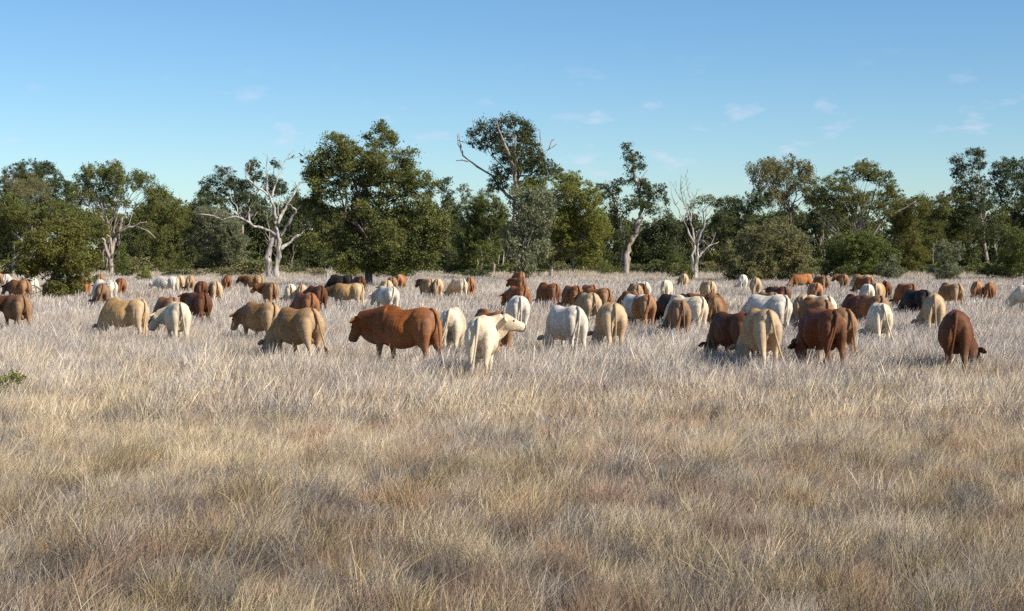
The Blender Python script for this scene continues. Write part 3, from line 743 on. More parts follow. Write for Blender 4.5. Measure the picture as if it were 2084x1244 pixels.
# bare saplings whose pale stems show in the dark of the wood
def pole_proto(seed):
    rng = np.random.default_rng(seed); sp = Soup()
    tp = bent((0, 0, -0.1), (rng.normal() * 0.5, rng.normal() * 0.3, 5.5), rng, 6, 0.04)
    sp.tube(tp, [0.11, 0.1, 0.09, 0.08, 0.06, 0.05, 0.03], 7)
    for _ in range(6):
        q = tp[int(rng.integers(2, 6))]; sp.tube(bent(q, q + Vector((rng.normal() * 0.9, rng.normal() * 0.6, rng.uniform(0.6, 1.6))), rng, 3, 0.1), [0.04, 0.03, 0.02, 0.01], 5)
    return sp.mesh('bare_sapling', BARK_GUM)
poles = [pole_proto(400 + i) for i in range(4)]
for i in range(34):
    x = RNG.uniform(0, 2084); dep = RNG.uniform(205, 228)
    p = at(x, HORIZON, dep); p.z = 0
    o = link('bare_sapling', poles[i % 4], None, p, RNG.uniform(0, 6.28)); k = RNG.uniform(0.7, 1.2); o.scale = (k, k, k)
    tag(o, 'thin pale bare sapling stem at the shaded edge of the wood', 'sapling', 'bare saplings at the edge of the wood')

# ------------------------------------------------------------------ cattle
def cow_mesh(name, pose, yaw=0.0, legs=(0, 0, 0, 0), heavy=0.0, fat=0.0):
    """one continuous body: barrel, quarters, legs, neck and head fused by a voxel remesh. +x forward, z up, feet at z=0"""
    sp = Soup()
    N = 22
    def sec(c, f, u, hw, up, dn, pw=2.2, pwu=None):
        f = Vector(f).normalized(); u = Vector(u).normalized(); s = u.cross(f).normalized(); c = Vector(c)
        r = []
        for k in range(N):
            a = 2 * math.pi * k / N
            ca, sa = math.cos(a), math.sin(a)
            e = 2.0 / (pwu if (pwu and sa > 0) else pw)
            x_ = math.copysign(abs(ca) ** e, ca) * hw
            z_ = math.copysign(abs(sa) ** e, sa) * (up if sa > 0 else dn)
            r.append(c + s * x_ + u * z_)
        return r
    fx, uz = (1, 0, 0), (0, 0, 1)
    # barrel: x, top, bottom, half width, level of the widest point, power
    T = [(-0.80, 1.25, 1.04, 0.09, 1.17, 2.0), (-0.765, 1.33, 0.94, 0.165, 1.17, 2.2), (-0.66, 1.375, 0.82, 0.225, 1.18, 2.3), (-0.53, 1.405, 0.74, 0.258, 1.18, 2.3), (-0.42, 1.41, 0.70, 0.262, 1.16, 2.25),
         (-0.29, 1.385, 0.65, 0.245, 0.98, 2.0), (-0.12, 1.36, 0.585, 0.318, 0.92, 2.1), (0.08, 1.35, 0.545, 0.345, 0.91, 2.2), (0.28, 1.36, 0.555, 0.325, 0.93, 2.15),
         (0.46, 1.39, 0.59, 0.27, 0.97, 2.0), (0.62, 1.395, 0.64, 0.225, 1.0, 2.0), (0.74, 1.32, 0.70, 0.18, 1.0, 2.0), (0.83, 1.20, 0.80, 0.10, 1.0, 2.0)]
    rings = []
    for x, t, b, w, m, p in T:
        mid = 1.0 if -0.35 < x < 0.5 else 0.3
        rings.append(sec((x, 0, m), fx, uz, w * (1 + fat * mid), t - m, (m - b) * (1 + fat * 0.5 * mid), p, 1.88 if x < -0.2 else 1.92))
    sp.ring_loft(rings)
    for s in (1, -1):
        sp.ball((-0.42, 0.205 * s, 1.225), 0.062, scale=(1.6, 1.0, 1.0))                       # hook bones
        sp.ball((-0.735, 0.10 * s, 1.215), 0.062, scale=(1.0, 1.1, 1.2))                       # pin bones
        lh = legs[0] if s > 0 else legs[1]
        lf = legs[2] if s > 0 else legs[3]
        H = [(1.22, -0.60, 0.13, 0.19, 0.10), (1.12, -0.605, 0.16, 0.235, 0.13), (0.98, -0.61, 0.165, 0.245, 0.142), (0.86, -0.615, 0.165, 0.225, 0.135), (0.75, -0.635, 0.16, 0.175, 0.112),
             (0.66, -0.672, 0.155, 0.125, 0.085), (0.58, -0.71, 0.15, 0.088, 0.062), (0.51, -0.745, 0.148, 0.074, 0.052), (0.45, -0.752, 0.147, 0.062, 0.048), (0.37, -0.742, 0.147, 0.046, 0.040),
             (0.22, -0.73, 0.147, 0.040, 0.037), (0.13, -0.722, 0.147, 0.050, 0.047), (0.075, -0.705, 0.147, 0.046, 0.044), (0.05, -0.695, 0.147, 0.064, 0.052), (0.0, -0.685, 0.147, 0.074, 0.058)]
        sp.ring_loft([sec((x + 0.04 + lh * max(0, 0.95 - z), y * s, z), (0, 0, -1), fx, lat, fa, fa, 2.1) for z, x, y, fa, lat in H])
        Fr = [(1.24, 0.60, 0.13, 0.14, 0.07), (1.10, 0.63, 0.165, 0.19, 0.10), (0.96, 0.66, 0.175, 0.20, 0.11), (0.82, 0.67, 0.17, 0.16, 0.10), (0.70, 0.655, 0.16, 0.112, 0.078), (0.58, 0.645, 0.15, 0.075, 0.060),
              (0.47, 0.64, 0.145, 0.056, 0.050), (0.41, 0.645, 0.143, 0.058, 0.052), (0.35, 0.64, 0.142, 0.046, 0.042), (0.22, 0.64, 0.142, 0.037, 0.035), (0.13, 0.645, 0.142, 0.047, 0.044),
              (0.075, 0.66, 0.142, 0.044, 0.042), (0.05, 0.67, 0.142, 0.062, 0.052), (0.0, 0.68, 0.142, 0.072, 0.058)]
        sp.ring_loft([sec((x - 0.09 + lf * max(0, 0.95 - z), y * s, z), (0, 0, -1), fx, lat, fa, fa, 2.1) for z, x, y, fa, lat in Fr])
    sp.ball((-0.47, 0, 0.66), 0.13, scale=(1.2, 0.9, 0.75))             # udder
    # neck and head
    P = {'graze': [(0.46, 1.07), (0.72, 0.98), (0.95, 0.80), (1.12, 0.58)], 'low': [(0.46, 1.08), (0.74, 1.07), (0.99, 1.03), (1.18, 0.99)], 'bull': [(0.46, 1.08), (0.76, 1.10), (1.02, 1.11), (1.24, 1.10)],
         'mid': [(0.46, 1.09), (0.72, 1.13), (0.95, 1.18), (1.12, 1.24)], 'up': [(0.46, 1.09), (0.65, 1.13), (0.82, 1.20), (0.95, 1.275)]}[pose]
    hd = {'graze': (0.22, -0.97), 'low': (0.45, -0.89), 'bull': (0.40, -0.92), 'mid': (0.66, -0.75), 'up': (0.92, -0.38)}[pose]
    def turn(x, y, a):
        return (0.46 + (x - 0.46) * math.cos(a) - y * math.sin(a), (x - 0.46) * math.sin(a) + y * math.cos(a))
    pts = []
    for i, (x, z) in enumerate(P):
        a = yaw * (0, 0.35, 0.75, 1.0)[i]
        px_, py_ = turn(x, 0, a); pts.append(Vector((px_, py_, z)))
    cr = []
    for i in range(3):                                                  # catmull through the four points
        p0, p1, p2, p3 = pts[max(i - 1, 0)], pts[i], pts[i + 1], pts[min(i + 2, 3)]
        for k in range(3):
            t = k / 3
            cr.append(0.5 * ((2 * p1) + (-p0 + p2) * t + (2 * p0 - 5 * p1 + 4 * p2 - p3) * t * t + (-p0 + 3 * p1 - 3 * p2 + p3) * t ** 3))
    cr.append(pts[3])
    nr = []
    n = len(cr)
    for i, c in enumerate(cr):
        t = i / (n - 1)
        f = (cr[min(i + 1, n - 1)] - cr[max(i - 1, 0)]).normalized()
        s = Vector((0, 0, 1)).cross(f); s = s.normalized() if s.length > 0.05 else Vector((0, 1, 0))
        u = f.cross(s)
        hh = (0.315 - 0.26 * t + 0.10 * t * t) * (1 + 0.14 * heavy); hw = (0.205 - 0.17 * t + 0.07 * t * t) * (1 + 0.25 * heavy)
        nr.append(sec(c, f, u, hw, hh * (1 + 0.08 * heavy), hh * 1.05, 2.1))
    sp.ring_loft(nr)
    # dewlap
    dl = []
    for i, c in enumerate(cr[1:]):
        t = i / (n - 2)
        f = (cr[min(i + 2, n - 1)] - cr[max(i, 0)]).normalized()
        s = Vector((0, 0, 1)).cross(f); s = s.normalized() if s.length > 0.05 else Vector((0, 1, 0)); u = f.cross(s)
        hh = (0.315 - 0.26 * t + 0.10 * t * t)
        dl.append(sec(c - u * hh * 0.9, f, u, 0.045, 0.08, (0.05 + 0.12 * math.sin(math.pi * (0.15 + 0.7 * (1 - t)))) * (1 + heavy), 2.0))
    sp.ring_loft(dl)
    if heavy: sp.ball((0.46, 0, 1.33), 0.15, scale=(2.2, 0.8, 0.75))
    ya = yaw * 1.25
    hf = Vector((hd[0] * math.cos(ya), hd[0] * math.sin(ya), hd[1])).normalized()
    hs = Vector((-math.sin(ya), math.cos(ya), 0)); hu = hf.cross(hs).normalized()
    poll = pts[3] + hu * 0.03
    hdS = [(-0.07, 0.06, 0.06, 0.08), (-0.03, 0.10, 0.115, 0.14), (0.04, 0.130, 0.122, 0.19), (0.11, 0.135, 0.110, 0.21), (0.18, 0.116, 0.096, 0.20), (0.26, 0.098, 0.086, 0.165),
           (0.34, 0.095, 0.082, 0.135), (0.40, 0.108, 0.084, 0.128), (0.45, 0.108, 0.080, 0.118), (0.485, 0.094, 0.058, 0.085), (0.50, 0.06, 0.03, 0.04)]
    sp.ring_loft([sec(poll + hf * t, hf, hu, w, up, dn, 2.2) for t, w, up, dn in hdS])
    me = sp.mesh(name)
    tmp = bpy.data.objects.new('tmp', me); COL.objects.link(tmp)
    rm = tmp.modifiers.new('r', 'REMESH'); rm.mode = 'VOXEL'; rm.voxel_size = 0.021; rm.use_smooth_shade = True
    sm = tmp.modifiers.new('s', 'SMOOTH'); sm.factor = 0.5; sm.iterations = 4
    dg = bpy.context.evaluated_depsgraph_get(); dg.update()
    body = bpy.data.meshes.new_from_object(tmp.evaluated_get(dg), depsgraph=dg)
    bpy.data.objects.remove(tmp); bpy.data.meshes.remove(me)
    nv = len(body.vertices); co = np.empty(nv * 3, dtype=np.float32); body.vertices.foreach_get('co', co); co = co.reshape(-1, 3)
    def dent(c, r, amt):
        for sgn in (1, -1):
            q = (co - np.array([c[0], c[1] * sgn, c[2]])) / np.array(r)
            co[:, 1] *= 1 - amt * np.exp(-(q * q).sum(axis=1))
    dent((-0.275, 0.24, 1.14), (0.12, 0.16, 0.13), 0.10)                # hollow flank before the hip
    dent((0.34, 0.30, 1.02), (0.045, 0.2, 0.24), 0.09)                  # behind the shoulder blade
    dent((-0.645, 0.28, 0.98), (0.03, 0.14, 0.20), 0.06)                # between the thigh muscles
    dent((-0.36, 0.26, 0.80), (0.055, 0.16, 0.14), 0.13)                # fold before the stifle
    dent((0.60, 0.26, 1.02), (0.05, 0.16, 0.14), 0.08)
    rib = np.exp(-((co[:, 0] - 0.08) / 0.22) ** 2 - ((co[:, 2] - 0.98) / 0.20) ** 2)
    co[:, 1] *= 1 + 0.012 * rib * np.sin(co[:, 0] * 84 + co[:, 2] * 9)
    wob = np.sin(co[:, 0] * 11 + yaw * 5 + 1.3) * np.sin(co[:, 2] * 13 + 0.4) + np.sin(co[:, 0] * 23 + 2.0) * np.sin(co[:, 2] * 19 + legs[0] * 9)
    co[:, 1] *= 1 + 0.010 * wob
    nf = len(body.polygons); ls = np.empty(nf, dtype=np.int32); lt = np.empty(nf, dtype=np.int32)
    body.polygons.foreach_get('loop_start', ls); body.polygons.foreach_get('loop_total', lt)
    vi = np.empty(len(body.loops), dtype=np.int32); body.loops.foreach_get('vertex_index', vi)
    quads = np.stack([vi[ls], vi[ls + 1], vi[ls + 2], vi[ls + np.minimum(lt - 1, 3)]], axis=1)
    tri_mask = lt == 3
    bpy.data.meshes.remove(body)
    # ears, eyes (part of the animal)
    ex, ef = [], []
    base = nv
    def add(rv, rf):
        nonlocal base
        ex.extend(rv); ef.extend([tuple(i + base for i in q) for q in rf]); base += len(rv)
    for s in (1, -1):
        e0 = poll + hf * 0.0 + hs * 0.085 * s + hu * 0.045
        ed = (hs * s * 0.80 - hf * 0.22 - Vector((0, 0, 1)) * 0.42).normalized(); en = ed.cross(hf).normalized(); ew = en.cross(ed).normalized()
        prof = [(0, 0.03), (0.06, 0.060), (0.12, 0.068), (0.18, 0.052), (0.225, 0.014)]
        rv = []
        for t, w in prof:
            c = e0 + ed * t
            rv += [c + ew * w, c + en * 0.014 - hf * 0.01, c - ew * w, c - en * 0.012]
        rf = [(i * 4 + k, i * 4 + (k + 1) % 4, i * 4 + 4 + (k + 1) % 4, i * 4 + 4 + k) for i in range(4) for k in range(4)]
        add(rv, rf)
    n_ear = len(ef)
    for s in (1, -1):
        c = poll + hf * 0.175 + hs * 0.112 * s + hu * 0.035
        rv, m_, k_ = [], 5, 8
        for i in range(1, m_):
            th = math.pi * i / m_
            rv += [c + Vector((math.sin(th) * math.cos(2 * math.pi * k / k_), math.sin(th) * math.sin(2 * math.pi * k / k_), math.cos(th))) * 0.024 for k in range(k_)]
        rf = [(i * k_ + k, i * k_ + (k + 1) % k_, (i + 1) * k_ + (k + 1) % k_, (i + 1) * k_ + k) for i in range(m_ - 2) for k in range(k_)]
        add(rv, rf)
    V = np.concatenate([co, np.array([tuple(v) for v in ex], dtype=np.float32)])
    Q = quads[~tri_mask]; Tn = quads[tri_mask][:, :3]
    nq0 = len(Q)
    Q = np.concatenate([Q, np.array(ef, dtype=np.int32)])
    out = mesh_np(name, V, quads=Q, tris=Tn if len(Tn) else None, smooth=True)
    out.materials.append(COAT); out.materials.append(DARK_SKIN)
    mi = np.zeros(len(out.polygons), dtype=np.int32)
    cen = V[Q].mean(axis=1)
    tt = (cen - np.array(poll)) @ np.array(hf)
    nose = (tt > 0.455) & (np.linalg.norm(cen - np.array(poll + hf * 0.47), axis=1) < 0.16)
    hoof = cen[:, 2] < 0.065
    mi[:len(Q)][nose | hoof] = 1
    mi[nq0 + n_ear:nq0 + len(ef)] = 1
    out.polygons.foreach_set('material_index', mi)
    out.update()
    return out

def tail_mesh(swing):
    sp = Soup()
    pts = [(-0.66, 0, 1.36), (-0.755, 0, 1.345), (-0.835, 0.01 * swing, 1.27), (-0.855, 0.05 * swing, 1.10), (-0.86, 0.10 * swing, 0.90), (-0.855, 0.17 * swing, 0.70), (-0.85, 0.22 * swing, 0.56),
           (-0.845, 0.27 * swing, 0.44), (-0.84, 0.32 * swing, 0.33), (-0.835, 0.36 * swing, 0.25)]
    sp.tube(pts, [0.04, 0.044, 0.036, 0.028, 0.022, 0.020, 0.024, 0.038, 0.034, 0.008], 9)
    return sp.mesh('tail', COAT)

TAILS = [tail_mesh(s) for s in (0.08, 0.45, -0.45, 1.0, -0.9, 0.2, -0.15)]
COWS = {
    'g0': cow_mesh('cow_body', 'graze', 0.0, (0.10, -0.12, 0.05, -0.1)),
    'g1': cow_mesh('cow_body', 'graze', 0.25, (-0.22, 0.16, 0.16, -0.22), fat=0.05),
    'g2': cow_mesh('cow_body', 'graze', 0.55, (0.05, -0.05, -0.05, 0.10)),
    'g3': cow_mesh('cow_body', 'graze', -0.55, (0.12, -0.16, 0.1, -0.05)),
    'l0': cow_mesh('cow_body', 'low', 0.10, (0.12, -0.10, 0.1, -0.1)),
    'l1': cow_mesh('cow_body', 'low', 0.60, (0.0, -0.14, 0.08, 0.0)),
    'm0': cow_mesh('cow_body', 'mid', 0.15, (-0.18, 0.2, 0.14, -0.2)),
    'm1': cow_mesh('cow_body', 'mid', 0.75, (0.08, -0.08, 0.0, 0.05)),
    'u0': cow_mesh('cow_body', 'up', -1.0, (0.06, -0.10, 0.06, -0.04)),
    'h0': cow_mesh('cow_body', 'graze', 0.12, (-0.10, 0.18, -0.12, 0.14), fat=0.12),
    'h1': cow_mesh('cow_body', 'graze', 0.35, (0.20, -0.06, 0.0, 0.12), fat=-0.06),
    'h2': cow_mesh('cow_body', 'graze', -0.15, (0.0, 0.02, 0.12, -0.16), fat=0.04, heavy=0.35),
    'b0': cow_mesh('cow_body', 'bull', 0.10, (0.10, -0.18, 0.15, -0.12), heavy=0.8, fat=0.06),
}
COW_V = {}
for k, me in COWS.items():
    c = np.empty(len(me.vertices) * 3, dtype=np.float32); me.vertices.foreach_get('co', c)
    COW_V[k] = c.reshape(-1, 3)[::12]

COATS = {'red': ((0.230, 0.074, 0.018), 0.15), 'darkred': ((0.115, 0.036, 0.012), 0.06), 'orange': ((0.33, 0.125, 0.036), 0.25), 'tan': ((0.45, 0.27, 0.115), 0.6),
         'gold': ((0.36, 0.19, 0.066), 0.4), 'brown': ((0.225, 0.094, 0.028), 0.25), 'cream': ((0.66, 0.54, 0.375), 0.5), 'white': ((0.66, 0.585, 0.475), 0.2), 'black': ((0.026, 0.019, 0.016), 0.0)}

def cow(x0, x1, top, anchor, heading, pose, coat, label, scale=1.0, tail=None):
    """stand a cow where its back reaches photograph row `top` and its sides reach x0..x1 (anchor says which side counts)"""
    v = COW_V[pose] * scale
    def fit(h):
        ang = math.pi / 2 + math.radians(h)
        ca, sa = math.cos(ang), math.sin(ang)
        r_vis = np.stack([v[:, 0] * ca - v[:, 1] * sa, v[:, 0] * sa + v[:, 1] * ca, v[:, 2]], axis=1)[v[:, 2] > 0.40]
        d = F_PX * (CAM_H - 1.4 * scale) / (top - HORIZON); X = (x0 + x1 - W_PX) / 2 / F_PX * d
        for _ in range(5):
            px, py = project(r_vis + np.array([X, d, 0]))
            d *= 1 + 0.9 * (py.min() - top) / (top - HORIZON)
            want = {'c': (x0 + x1) / 2, 'l': x0, 'r': x1}[anchor]
            got = {'c': (px.min() + px.max()) / 2, 'l': px.min(), 'r': px.max()}[anchor]
            X += (want - got) / F_PX * d
        return ang, X, d, px, h
    cands = [heading] if anchor != 'c' else [heading + k for k in range(-33, 34, 3)]
    ang, X, d, px, heading = min((fit(h) for h in cands), key=lambda e: abs((e[3].max() - e[3].min()) - (x1 - x0)) / (x1 - x0) + 0.004 * abs(e[4] - heading))
    o = link('cow', COWS[pose], None, (X, d, 0), ang)
    o.scale = (scale, scale * float(RNG.uniform(0.90, 1.06)), scale)
    base, pale = COATS[coat]
    j = RNG.uniform(0.84, 1.14); pt = float(RNG.uniform(0, 0.75) if coat in ('brown', 'gold', 'red', 'orange') else RNG.uniform(0, 0.2))
    if label.startswith('dark brown cow'): pt = 1.0
    if any(k in label for k in ('brown face,', 'dark head', 'red face behind the lone')): pt = 0.8
    o['points'] = pt
    o.color = (*[min(0.85, c * j) for c in base], 1); o['pale'] = float(pale)
    tag(o, label, 'cow', 'herd grazing in the dry grass')
    t = link('tail', TAILS[int(RNG.integers(0, 7)) if not tail else tail], o)
    t.color = o.color; t['pale'] = float(pale * 0.5); t['points'] = pt
    CATTLE.append((X, d, scale, px.min(), px.max(), x0, x1, label, heading))
    return o
CATTLE = []

HERD = [
 (943, 1075, 639, 'c', -18, 'u0', 'cream', 'cream cow standing with raised head turned to its right, looking sideways', 1.04, 1),
 (708, 902, 620, 'c', 66, 'b0', 'red', 'large heavy dark red bull-like animal with thick neck, head held low beside a cream rump', 1.10, 0),
 (895, 944, 625, 'c', 14, 'g0', 'cream', 'cream cow seen from behind, standing against the large heavy red animal', 1.0, 0),
 (944, 990, 628, 'l', 24, 'g0', 'brown', 'brown cow mostly hidden behind the cream cow with the raised head', 1.0, None),
 (527, 662, 625, 'c', 42, 'g1', 'gold', 'tan cow grazing with its lowered head showing, in front of a bright red cow', 1.05, 0),
 (467, 576, 614, 'c', 48, 'l0', 'gold', 'golden brown cow holding its head at grass height, beside the tan grazing cow', 1.0, 1),
 (574, 650, 595, 'c', 38, 'g0', 'red', 'bright red cow grazing right behind the tan cow whose lowered head shows', 1.02, 0),
 (185, 306, 606, 'c', 74, 'g0', 'tan', 'long tan cow seen broadside grazing, with a pale rump', 1.0, 0),
 (296, 372, 604, 'c', 62, 'g1', 'brown', 'plain brown cow hidden between the long broadside tan cow and the cream cow', 1.0, None),
 (305, 388, 614, 'c', 26, 'l1', 'cream', 'pale cream cow from behind with an ear showing, beside the long broadside tan cow', 1.0, 0),
 (362, 432, 595, 'c', 55, 'm0', 'darkred', 'dark red cow walking, directly behind the pale cream cow with an ear showing', 1.0, 2),
 (-12, 66, 600, 'r', 36, 'm1', 'brown', 'golden brown cow with raised head alone in front of the warm olive bush', 1.0, 2),
 (1094, 1198, 621, 'c', 42, 'g0', 'white', 'big dirty white cow grazing with shaded shoulder, beside a tan rump', 1.04, 1),
 (1197, 1276, 615, 'c', 26, 'g1', 'tan', 'tan cow grazing flank to flank with the big dirty white cow', 1.05, 0),
 (1153, 1223, 595, 'c', 44, 'g0', 'tan', 'light tan cow just behind the big dirty white cow', 1.0, 2),
 (1167, 1248, 586, 'c', 58, 'l0', 'brown', 'brown cow with ear raised behind the light tan cow', 1.0, None),
 (1250, 1330, 598, 'c', 52, 'g0', 'white', 'white cow with tan stained thigh grazing near an orange rump', 1.0, 0),
 (1314, 1338, 599, 'r', 12, 'g0', 'orange', 'orange cow tucked behind the white cow with the stained thigh', 1.0, 0),
 (1335, 1409, 610, 'c', 30, 'g0', 'brown', 'chestnut brown cow grazing in front of a white cow and a black back', 1.0, 0),
 (1338, 1443, 600, 'c', 56, 'g0', 'cream', 'whitish cow with dark tail grazing behind the chestnut brown cow', 1.0, 0),
 (1328, 1400, 598, 'c', 66, 'g1', 'black', 'black cow whose back shows over the whitish cow with dark tail', 1.0, None),
 (1390, 1450, 596, 'c', 76, 'g0', 'brown', 'brown back showing beyond the whitish cow with dark tail', 1.0, None),
 (1442, 1473, 602, 'c', 16, 'g0', 'brown', 'reddish brown rump standing next to the whitish cow with dark tail', 1.0, 0),
 (1484, 1594, 627, 'c', 28, 'g1', 'tan', 'large tan cow grazing with rounded belly, overlapping a dark brown cow', 1.1, 0),
 (1423, 1542, 634, 'c', 44, 'g0', 'darkred', 'dark brown cow with its head down in the grass, overlapped by the large tan cow', 0.99, None),
 (1528, 1613, 599, 'r', 34, 'g0', 'white', 'tall white cow standing behind the large tan round bellied cow', 1.06, 1),
 (1533, 1580, 594, 'c', 48, 'l0', 'gold', 'greyish tan cow beyond the tall white cow', 0.95, None),
 (1561, 1603, 583, 'c', 44, 'm0', 'darkred', 'dark red cow with head up beyond the tall white cow', 0.95, None),
 (1606, 1724, 628, 'c', 32, 'g0', 'darkred', 'big deep red brown cow grazing, its legs clear of the grass', 1.08, 0),
 (1700, 1748, 625, 'r', 20, 'g1', 'brown', 'brown rump with hanging tail tucked behind the big deep red brown cow', 1.04, 2),
 (1607, 1642, 601, 'c', 26, 'g0', 'gold', 'small tan rump between the tall white cow and a brown grazing cow', 0.95, 0),
 (1615, 1697, 605, 'c', 48, 'g0', 'brown', 'rich brown cow grazing behind the big deep red brown cow', 1.0, 0),
 (1676, 1703, 600, 'r', 16, 'g0', 'cream', 'cream rump edge showing behind the rich brown cow', 1.0, 0),
 (1745, 1820, 616, 'c', 26, 'g1', 'cream', 'pale fawn cow grazing with wide stance beside the deep red brown cow', 1.0, 4),
 (1731, 1797, 600, 'c', 46, 'g0', 'brown', 'shaded brown cow grazing directly behind the pale fawn cow', 1.0, None),
 (1714, 1762, 598, 'c', 40, 'g0', 'darkred', 'dark red brown cow partly behind the shaded brown cow', 0.95, None),
 (1855, 1926, 597, 'c', 20, 'g2', 'tan', 'tall tan cow from behind with shaded flank, next to a black cow', 1.1, 0),
 (1825, 1895, 589, 'c', 48, 'g0', 'black', 'black brown cow grazing beside the tall tan cow', 1.0, None),
 (1908, 2009, 630, 'c', -24, 'g3', 'darkred', 'deep red cow from behind with its lowered head and ear turned to its right', 1.1, 1),
 (1901, 1962, 575, 'c', 48, 'g0', 'gold', 'cow with pale rump and dark flank grazing beyond the tall tan cow', 1.0, 4),
 (1974, 2002, 572, 'c', 4, 'g0', 'orange', 'orange brown rump standing side by side with a dark red one', 1.0, 0),
 (1999, 2026, 575, 'c', 16, 'g1', 'red', 'dark red rump standing side by side with an orange brown one', 0.95, 0),
 (2045, 2105, 580, 'l', 52, 'g0', 'cream', 'grey fawn cow grazing at the far end of the herd near the dark green bush', 1.0, None),
 (2062, 2120, 572, 'l', 60, 'g0', 'tan', 'tan cow just behind the grey fawn cow', 1.0, None),
 (1818, 1861, 577, 'c', 46, 'g0', 'red', 'red cow grazing apart, beyond the black brown cow', 1.0, None),
 (1746, 1782, 578, 'c', 20, 'g0', 'white', 'white rump first in a tight row of three with tan and dark red', 1.0, 0),
 (1773, 1801, 575, 'c', 12, 'g0', 'tan', 'tan rump between the white rump and a dark red rump', 1.0, 0),
 (1790, 1814, 571, 'c', 8, 'g0', 'darkred', 'dark red rump closing the row beside the tan rump', 1.0, 0),
 (1645, 1674, 575, 'c', 12, 'g3', 'orange', 'chestnut cow from behind with a white flank mark, by the deep green bush', 1.0, 0),
 (1647, 1688, 561, 'c', 42, 'g0', 'brown', 'brown cow grazing just beyond the chestnut cow from behind', 1.0, 0),
 (1692, 1727, 558, 'c', 24, 'm1', 'brown', 'brown cow with a pale face at the foot of the deep green bush', 1.0, None),
 (1724, 1777, 558, 'c', 66, 'g0', 'tan', 'fawn cow half hidden behind a red brown cow at the deep green bush', 1.0, None),
 (1731, 1778, 564, 'c', 54, 'g0', 'red', 'red brown cow grazing in front of the half hidden fawn cow', 1.0, None),
 (1608, 1645, 557, 'c', 80, 'g0', 'orange', 'orange red cow broadside at the edge of the round khaki bush', 1.0, None),
 (1495, 1521, 559, 'c', 10, 'g0', 'white', 'white rump standing before the round khaki bush', 1.0, 0),
 (1526, 1550, 564, 'c', 6, 'g0', 'tan', 'fawn rump standing before the round khaki bush', 1.0, 0),
 (1418, 1458, 571, 'c', 30, 'g0', 'tan', 'fawn cow grazing alone near the foot of the slender dead tree', 1.0, 0),
 (1377, 1403, 557, 'c', 6, 'l1', 'tan', 'light tan cow from behind at the very foot of the slender dead tree', 1.0, 2),
 (1345, 1369, 570, 'c', 10, 'g0', 'cream', 'cream rump alone between the fawn cow and a red brown group', 1.0, 0),
 (1274, 1312, 577, 'c', 18, 'g0', 'gold', 'tan rump in the group with a dark red and a white cow', 1.0, 0),
 (1298, 1321, 577, 'r', 20, 'g0', 'darkred', 'dark red cow between a tan rump and a white rump', 1.0, None),
 (1306, 1326, 573, 'r', 12, 'g0', 'white', 'white rump peeping out beyond a dark red cow', 1.0, None),
 (1258, 1296, 592, 'c', 58, 'g0', 'orange', 'low orange back in front of the tan rump beside the dark red cow', 0.85, None),
 (1082, 1143, 575, 'c', 42, 'g0', 'red', 'chestnut red cow grazing by itself near the domed wattle', 1.0, 0),
 (1141, 1182, 581, 'c', 52, 'g0', 'red', 'red cow grazing next to an orange brown back', 1.0, None),
 (1175, 1218, 579, 'c', 48, 'g0', 'orange', 'orange brown back next to the red grazing cow', 1.0, None),
 (1034, 1069, 553, 'c', 34, 'g0', 'orange', 'orange red cow at the wood end of the line under the drooping gum', 1.0, 0),
 (1028, 1074, 566, 'c', 46, 'm0', 'red', 'red cow with head up in the middle of the line under the drooping gum', 1.0, None),
 (1018, 1081, 582, 'c', 44, 'l0', 'red', 'red cow holding its head low directly behind a white rump', 1.02, 0),
 (1027, 1079, 602, 'c', 16, 'g0', 'white', 'white cow from behind, in front of the line of red cows', 1.0, 0),
 (901, 953, 567, 'c', 42, 'g0', 'cream', 'fawn grey cow grazing by the straggly green shrub', 1.0, 0),
 (943, 969, 564, 'c', 8, 'g0', 'orange', 'orange rump just past the fawn grey cow', 1.0, 0),
 (843, 888, 567, 'c', 36, 'm0', 'gold', 'golden cow with raised dark head by the straggly green shrub', 1.0, 0),
 (879, 903, 567, 'c', 8, 'g0', 'tan', 'fawn rump between the golden cow and the fawn grey cow', 1.0, 0),
 (752, 813, 582, 'c', 52, 'l0', 'white', 'greyish white cow with lowered head near the trunk of the spreading tree', 1.0, 0),
 (766, 800, 570, 'c', 30, 'l0', 'tan', 'fawn cow beyond the greyish white cow', 1.0, None),
 (782, 810, 564, 'c', 40, 'g0', 'brown', 'brown cow between the fawn cow and a russet rump', 1.0, None),
 (804, 827, 558, 'c', 6, 'g0', 'orange', 'russet rump beside the brown cow under the spreading tree', 1.0, 0),
 (653, 742, 576, 'c', 66, 'l0', 'tan', 'fawn cow broadside with a brown face, before black and dark red cattle', 1.0, 0),
 (655, 722, 559, 'c', 70, 'g0', 'black', 'black cow behind the brown faced fawn cow, by the spreading tree', 1.0, None),
 (712, 745, 562, 'c', 28, 'g0', 'darkred', 'dark red cow against the trunk of the spreading tree', 1.0, None),
 (608, 668, 581, 'c', 62, 'l0', 'darkred', 'dark red cow with head low, beside the brown faced fawn cow', 1.0, None),
 (569, 604, 578, 'c', 30, 'g0', 'cream', 'small cream cow with shaded side beside a cow with tan ears', 0.92, None),
 (602, 627, 577, 'c', 10, 'g0', 'tan', 'small fawn cow just behind the small cream one', 0.92, None),
 (507, 568, 575, 'c', 32, 'm1', 'brown', 'chestnut cow with head up and tan ears, below the forked dead tree', 1.0, 0),
 (480, 537, 560, 'c', 60, 'm0', 'gold', 'tan backed cow with a shadowed side at the foot of the forked dead tree', 1.0, None),
 (443, 468, 558, 'c', 8, 'g0', 'tan', 'fawn rump beyond another fawn rump near the grey green bush', 1.0, 0),
 (456, 473, 559, 'r', 14, 'g0', 'red', 'red cow mostly hidden beside the farther fawn rump', 1.0, None),
